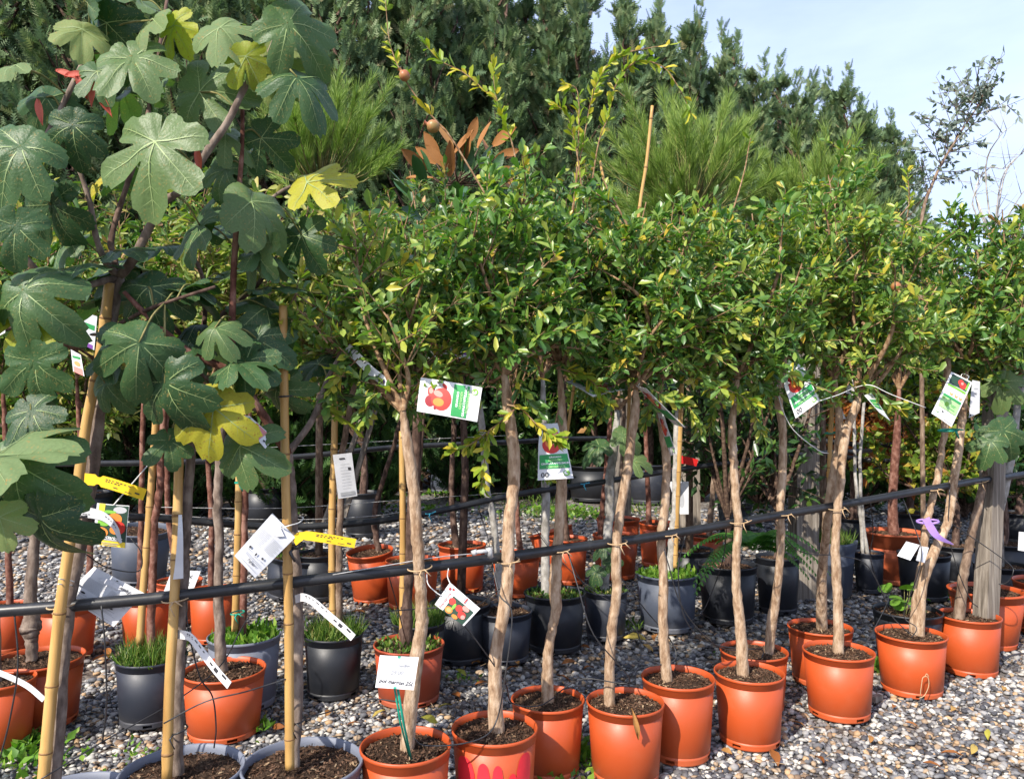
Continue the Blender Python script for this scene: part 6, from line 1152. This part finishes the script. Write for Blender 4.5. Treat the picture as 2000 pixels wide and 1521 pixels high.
for i, (cs, pr, lb) in enumerate([
    ([(822, 655, 4.2), (850, 640, 4.3), (870, 690, 4.3), (838, 706, 4.2)], [('ppink', ell(.6, .5, .3, .3)), ('pred', ell(.3, .8, .25, .12))], 'pink fruit picture card among the leaves above the sideways pomegranate label'),
    ([(870, 660, 4.3), (905, 668, 4.35), (900, 700, 4.3), (862, 690, 4.25)], [('ppurple', rect(.3, .1, .9, .8)), ('pwhite', rect(.4, .4, .8, .5))], 'purple and white label hanging deep in the second pomegranate crown'),
    ([(903, 672, 4.35), (930, 690, 4.4), (925, 702, 4.4), (895, 698, 4.3)], [('ppurple', rect(.1, .3, .6, .5))], 'white label with a purple bar beside the purple label'),
    ([(165, 610, 3.6), (190, 618, 3.62), (184, 684, 3.6), (150, 668, 3.58)], [('pgreen', rect(.1, .55, .9, .7)), ('ppurple', rect(.3, .0, .9, .12))], 'crumpled white and green label behind the leaning cane'),
    ([(138, 680, 3.5), (156, 682, 3.5), (165, 735, 3.5), (143, 725, 3.5)], [('pgreen', rect(.1, .6, .9, .7)), ('ptan', ell(.5, .4, .3, .1)), ('ppink', rect(.1, 0, .9, .25))], 'slim label with tan fruit hanging behind the leaning cane'),
    ([(225, 660, 3.3), (240, 664, 3.3), (226, 696, 3.3), (214, 694, 3.3)], [], 'white card corner beside the top of the leaning cane'),
    ([(0, 604, 3.0), (16, 600, 3.0), (10, 650, 3.0), (0, 655, 3.0)], [], 'white card at the left edge among the fig leaves'),
    ([(285, 735, 2.9), (322, 725, 2.9), (322, 742, 2.9), (300, 744, 2.9)], [], 'white tag above a broad dark fig leaf'),
    ([(1655, 738, 4.4), (1664, 738, 4.4), (1662, 770, 4.4), (1652, 768, 4.4)], [('paleink', rect(.2, .2, .8, .6))], 'slim pale tag behind the open-limbed fork'),
    ([(1632, 782, 4.3), (1641, 792, 4.3), (1652, 818, 4.3), (1645, 818, 4.3)], [('ink', rect(.2, .3, .8, .36))], 'narrow white tag clipped to the pale bamboo cane'),
    ([(1305, 940, 6.0), (1345, 940, 6.0), (1345, 1004, 6.0), (1328, 1004, 6.0)], [('pgrey', ell(.4, .5, .3, .3))], 'grey plastic card behind the red-taped cane'),
    ([(1305, 1030, 5.7), (1325, 1028, 5.7), (1325, 1048, 5.7), (1305, 1046, 5.7)], [], 'small white card beneath the front rail by the blue-grey pot')]):
    card('plant_label', lb, cs, pr, [])

# ------------------------------------------------------------------ drip tubes
TUBEG = None
def drip(label, pts, r=.0028): pipe('drip_tube', label, 'irrigation tube', pts, r, 'tube', 6, None, 6)
drip('thin black drip tube sweeping from the front rail into the red-patched pot', [(960, 1090, 3.05), (975, 1160, 2.98), (1000, 1200, 2.95), (985, 1330, 2.93), (972, 1400, 2.95), (950, 1435, 2.9), (900, 1452, 2.85), (830, 1455, 2.82), (808, 1440, 2.8)])
drip('thin black drip tube crossing from the rail to the knobbly-trunk pot', [(880, 1190, 2.9), (930, 1250, 2.95), (985, 1330, 3.1), (1000, 1372, 3.25), (1050, 1378, 3.3), (1085, 1360, 3.38)])
drip('thin black drip tube looping in front of the pot with the stuck dry leaf', [(1110, 1080, 3.3), (1130, 1150, 3.22), (1160, 1240, 3.2), (1230, 1330, 3.3), (1140, 1325, 3.35), (1085, 1355, 3.42)])
drip('thin black drip tube arching behind the tree with the stuck leaf', [(1100, 1060, 3.4), (1140, 1140, 3.5), (1215, 1190, 3.6), (1250, 1250, 3.62), (1240, 1310, 3.55), (1170, 1330, 3.5), (1100, 1345, 3.46)])
drip('thin black drip tube running down to the half-shaded pot', [(1215, 1130, 3.6), (1260, 1190, 3.65), (1310, 1250, 3.66), (1316, 1290, 3.62), (1250, 1305, 3.6), (1240, 1330, 3.55)])
drip('thin black drip tube curling down beside the half-shaded trunk', [(1290, 1045, 3.65), (1305, 1100, 3.6), (1330, 1180, 3.62), (1375, 1240, 3.7), (1420, 1268, 3.85), (1488, 1266, 4.05)])
drip('thin black drip tube swinging from the rail toward the low twin pot', [(1340, 1040, 3.72), (1325, 1110, 3.7), (1335, 1200, 3.72), (1375, 1250, 3.8), (1440, 1266, 3.9), (1488, 1268, 4.1), (1488, 1285, 4.1)])
drip('thin black drip tube curving from the rail across the fern pot', [(1420, 1025, 3.9), (1410, 1100, 4.4), (1375, 1190, 4.5), (1345, 1215, 4.5)])
drip('thin black drip tube stretched from the leaning trunk to the crossing trunks', [(1505, 1010, 4.0), (1560, 1075, 4.2), (1640, 1085, 4.25), (1690, 1100, 4.3), (1720, 1150, 4.35), (1740, 1200, 4.4), (1780, 1240, 4.35)])
drip('thin black drip tube falling from the rail into the looped-string pot', [(1760, 965, 4.35), (1790, 1040, 4.3), (1800, 1080, 4.25), (1790, 1130, 4.25), (1765, 1200, 4.35), (1790, 1225, 4.3), (1780, 1245, 4.3)])
drip('thin black drip tube bowed in front of the terracotta pot', [(1700, 975, 4.3), (1705, 1040, 4.5), (1700, 1090, 4.6), (1720, 1150, 4.7), (1735, 1170, 4.7), (1690, 1260, 4.2)])
drip('thin black drip tube crossing the black tubs beside the wooden post', [(1855, 1020, 4.5), (1900, 1050, 4.6), (1970, 1100, 4.7), (1978, 1120, 4.7), (1960, 1140, 4.75), (1920, 1130, 4.8)])
drip('thin black drip tube dropping from the rail past the crossing trunks', [(1855, 950, 4.45), (1853, 1040, 4.45), (1870, 1110, 4.5), (1895, 1170, 4.55), (1910, 1185, 4.6)])
drip('thin black drip tube running low over the gravel between the fig pots', [(80, 1521, 2.5), (200, 1448, 2.66), (340, 1370, 2.85), (430, 1300, 3.1), (470, 1230, 3.3), (500, 1190, 3.4), (560, 1160, 3.3)])
drip('thin black drip tube lying from the short cane to the tallest cane', [(320, 1412, 2.62), (400, 1370, 2.62), (480, 1350, 2.66), (560, 1325, 2.72)])
drip('thin black drip tube hanging straight from the rail beside the first fig', [(198, 1182, 2.62), (205, 1260, 2.62), (208, 1370, 2.64), (200, 1450, 2.66)])
drip('thin black drip tube hanging along the knob-trunk tree', [(28, 1195, 2.6), (35, 1300, 2.6), (20, 1400, 2.6), (0, 1480, 2.6)])
drip('thin black drip tube looped over the grey tipped pot', [(165, 1080, 3.2), (210, 1108, 3.3), (270, 1115, 3.4), (276, 1080, 3.4), (255, 1050, 3.4)])
drip('thin black drip tube dropping through the price card pot to the smooth-trunk pot', [(362, 1160, 2.74), (368, 1230, 2.74), (390, 1320, 2.76), (415, 1360, 2.8), (422, 1420, 2.8), (418, 1460, 2.8)])
drip('thin black drip tube running across the gravel to the brown-orange pot', [(780, 1370, 2.95), (730, 1365, 3.0), (690, 1375, 3.1), (600, 1400, 3.2), (560, 1390, 3.1)])
drip('thin black drip tube lying on the gravel at the right edge', [(1960, 1290, 4.75), (1975, 1280, 4.8), (2000, 1276, 4.9), (2030, 1285, 4.9)], .006)
drip('thin black drip tube hanging beside the dark trunk of the brown-orange pot', [(758, 1120, 3.3), (775, 1180, 3.6), (790, 1240, 3.9), (798, 1262, 4.2)])
drip('thin black drip tube crossing behind the nectarine label', [(730, 1195, 3.4), (800, 1190, 3.3), (870, 1185, 3.2), (930, 1182, 3.3), (975, 1150, 3.5)])
drip('thin black drip tube dangling behind the silvery trunk', [(930, 975, 5.0), (955, 1060, 5.0), (962, 1130, 4.9), (950, 1170, 4.9)])
drip('thin black drip tube running down to the wide black pot', [(1025, 1000, 5.1), (1065, 1060, 5.0), (1110, 1110, 5.0), (1160, 1150, 5.0), (1250, 1190, 5.0)])
# pipe fitting on the rail
mb = MB(); mb.tube([P(929, 1078, 2.96), P(945, 1076, 2.97), P(958, 1078, 2.99)], .008, 8); mb.tube([P(925, 1074, 2.96), P(928, 1083, 2.96)], .012, 8); mb.tube([P(955, 1070, 2.98), P(958, 1088, 2.99)], .012, 8)
tag(mb.build('pipe_fitting', M['wire']), 'small grey metal fitting clipped on top of the front rail', 'pipe fitting')
mb = MB(); c0 = P(1806, 1340, 4.22); mb.tube(lerp_path([P(1797, 1360, 4.22), P(1800, 1335, 4.215), P(1803, 1322, 4.215), P(1812, 1322, 4.215), P(1814, 1338, 4.215), P(1806, 1357, 4.215), P(1795, 1363, 4.22)], 4), .0022, 5); mb.tube(lerp_path([P(1806, 1322, 4.215), P(1810, 1315, 4.215), P(1814, 1322, 4.215)], 4), .002, 5)
tag(mb.build('string_loop', M['cord']), 'looped tan string hanging on the side of an orange pot', 'string')

# ------------------------------------------------------------------ debris
def debris():
    rng = np.random.default_rng(77); mb = MB(); V = []; F = []
    for k in range(6):
        u = k / 5; w = .20 * math.sin(math.pi * (u * .94 + .04)); z = .16 * math.sin(u * 3) + .03 * (k % 2); V += [(u - .5, -w, z + .07), (u - .5, w, z + .05), (u - .5, 0, z - .02)]
    for k in range(5): b = 3 * k; F += [(b, b + 2, b + 5, b + 3), (b + 2, b + 1, b + 4, b + 5)]
    mb.add(V, F); me = mb.mesh('fallen_leaf', M['deadleaf'])
    spots = [(1512, 1487, .10), (1240, 1253, .15), (1140, 1270, .09), (1110, 1300, .10), (900, 1320, .09), (930, 1300, .08), (890, 1365, .09), (1000, 1312, .09), (870, 1385, .07), (1290, 1480, .06), (1420, 1475, .07), (1600, 1490, .07), (1700, 1450, .06), (1900, 1470, .07), (1930, 1440, .06), (1820, 1500, .06), (1560, 1420, .06), (1780, 1420, .05), (1860, 1390, .06), (1960, 1350, .06), (640, 1400, .08), (545, 1425, .07), (680, 1350, .07), (590, 1300, .08), (850, 1160, .12), (920, 1160, .10), (900, 1150, .10), (700, 1200, .1), (210, 1280, .1), (200, 1290, .1), (1150, 1310, .08), (1100, 1330, .08), (1280, 1250, .1), (1300, 1230, .1), (1265, 1270, .08), (1190, 1290, .08), (1330, 1255, .08), (600, 1345, .07), (940, 1340, .07), (1745, 1385, .05), (1860, 1480, .08), (1560, 1380, .05), (640, 1310, .08), (1010, 1300, .07), (960, 1370, .07), (740, 1400, .07), (690, 1420, .06)]
    for i, (x, y, L) in enumerate(spots):
        g = G(x, y); o = bpy.data.objects.new('fallen_leaf', me); link(o); o.location = (g.x, g.y, .014); o.rotation_euler = (rng.normal(0, .25), rng.normal(0, .25), rng.random() * 6.28); o.scale = (L * 1.15, L * 1.15, L)
        tag(o, 'dry brown leaf lying on the gravel', 'fallen leaf', 'fallen leaves on the gravel')
    # the leaf stuck over a rim
    c, D, H = pot_spec(1142, 1300, 1367, Z=3.40); o = bpy.data.objects.new('fallen_leaf', me); link(o); o.location = P(1239, 1412, c.y - D * .5 - .005); o.rotation_euler = (R(95), R(78), .2); o.scale = (.13, .06, .16); tag(o, 'curled tan leaf stuck over the rim of an orange pot', 'fallen leaf')
    o = bpy.data.objects.new('fallen_leaf', me); link(o); o.location = P(837, 1406, 3.02); o.rotation_euler = (R(60), R(30), .8); o.scale = (.09, .08, .08); tag(o, 'curled brown leaf caught between the first two pomegranate pots', 'fallen leaf')
    # weeds rooted in the gravel
    for i, (x, y, n, h, m) in enumerate([(1140, 1500, 160, .07, 'weed'), (1130, 1485, 110, .08, 'weed'), (30, 1490, 200, .09, 'weed'), (60, 1460, 120, .08, 'weed'), (505, 1430, 30, .07, 'weed'), (265, 1480, 30, .06, 'weed'), (1060, 1010, 300, .14, 'grasstuft'), (1085, 1000, 300, .13, 'weed'), (1240, 1000, 250, .14, 'grasstuft'), (1030, 985, 260, .14, 'grasstuft'), (900, 970, 240, .15, 'weed'), (1705, 1310, 120, .10, 'weed'), (1430, 1285, 26, .06, 'weed'), (900, 1335, 30, .05, 'weed'), (1235, 1235, 60, .10, 'grasstuft'), (820, 1000, 160, .12, 'weed'), (1845, 1165, 160, .08, 'weed'), (1150, 1010, 220, .12, 'weed'), (770, 1330, 40, .06, 'weed')]):
        rg = np.random.default_rng(400 + i); g = G(x, y); s = .05 if n < 130 else (.12 if y > 1100 else .35); pos = np.stack([g.x + rg.normal(0, s, n), g.y + rg.normal(0, s, n), np.full(n, .01)], 1); d = np.stack([rg.normal(0, .6, n), rg.normal(0, .6, n), np.ones(n) * (.9 if m == 'grasstuft' else .6)], 1)
        L = h * (.4 + .8 * rg.random(n)); V, F = scatter(LEAF4_V, LEAF4_F, pos + d * .3 * L[:, None], d, rg.normal(0, 1, (n, 3)) + np.array([0, 0, 1]), L * .7, L * (.12 if m == 'grasstuft' else .4))
        o = put('ground_weeds', big_mesh('ground_weeds', V, F, M[m])); tag(o, 'low green weeds sprouting through the gravel', 'weeds', 'weeds in the gravel', 'stuff')
    # twigs and straw
    n = 420; rg = np.random.default_rng(9); y = np.sqrt(rg.random(n) * (30 - 5) + 5); x = (rg.random(n) * 2 - 1) * .75 * y; a = rg.random(n) * 6.28; L = .02 + .05 * rg.random(n); pth = np.stack([np.stack([x, y, np.full(n, .016)], 1), np.stack([x + np.cos(a) * L, y + np.sin(a) * L, .014 + .012 * rg.random(n)], 1)], 1)
    V, F = tubes_np(pth, np.full((n, 2), .0016), 4); o = put('straw_litter', big_mesh('straw_litter', V, F, M['chips2'])); tag(o, 'scattered straw and twig litter on the gravel', 'litter', kind='stuff')
    mb = MB(); g = G(1712, 1370); mb.box((g.x, g.y, .02), .07, .035, .03, Matrix.Rotation(.6, 3, 'Z')); tag(mb.build('wood_chunk', M['oldwood'], None, False), 'small wood chunk on the gravel beside the looped-string pot', 'wood chunk')
debris()
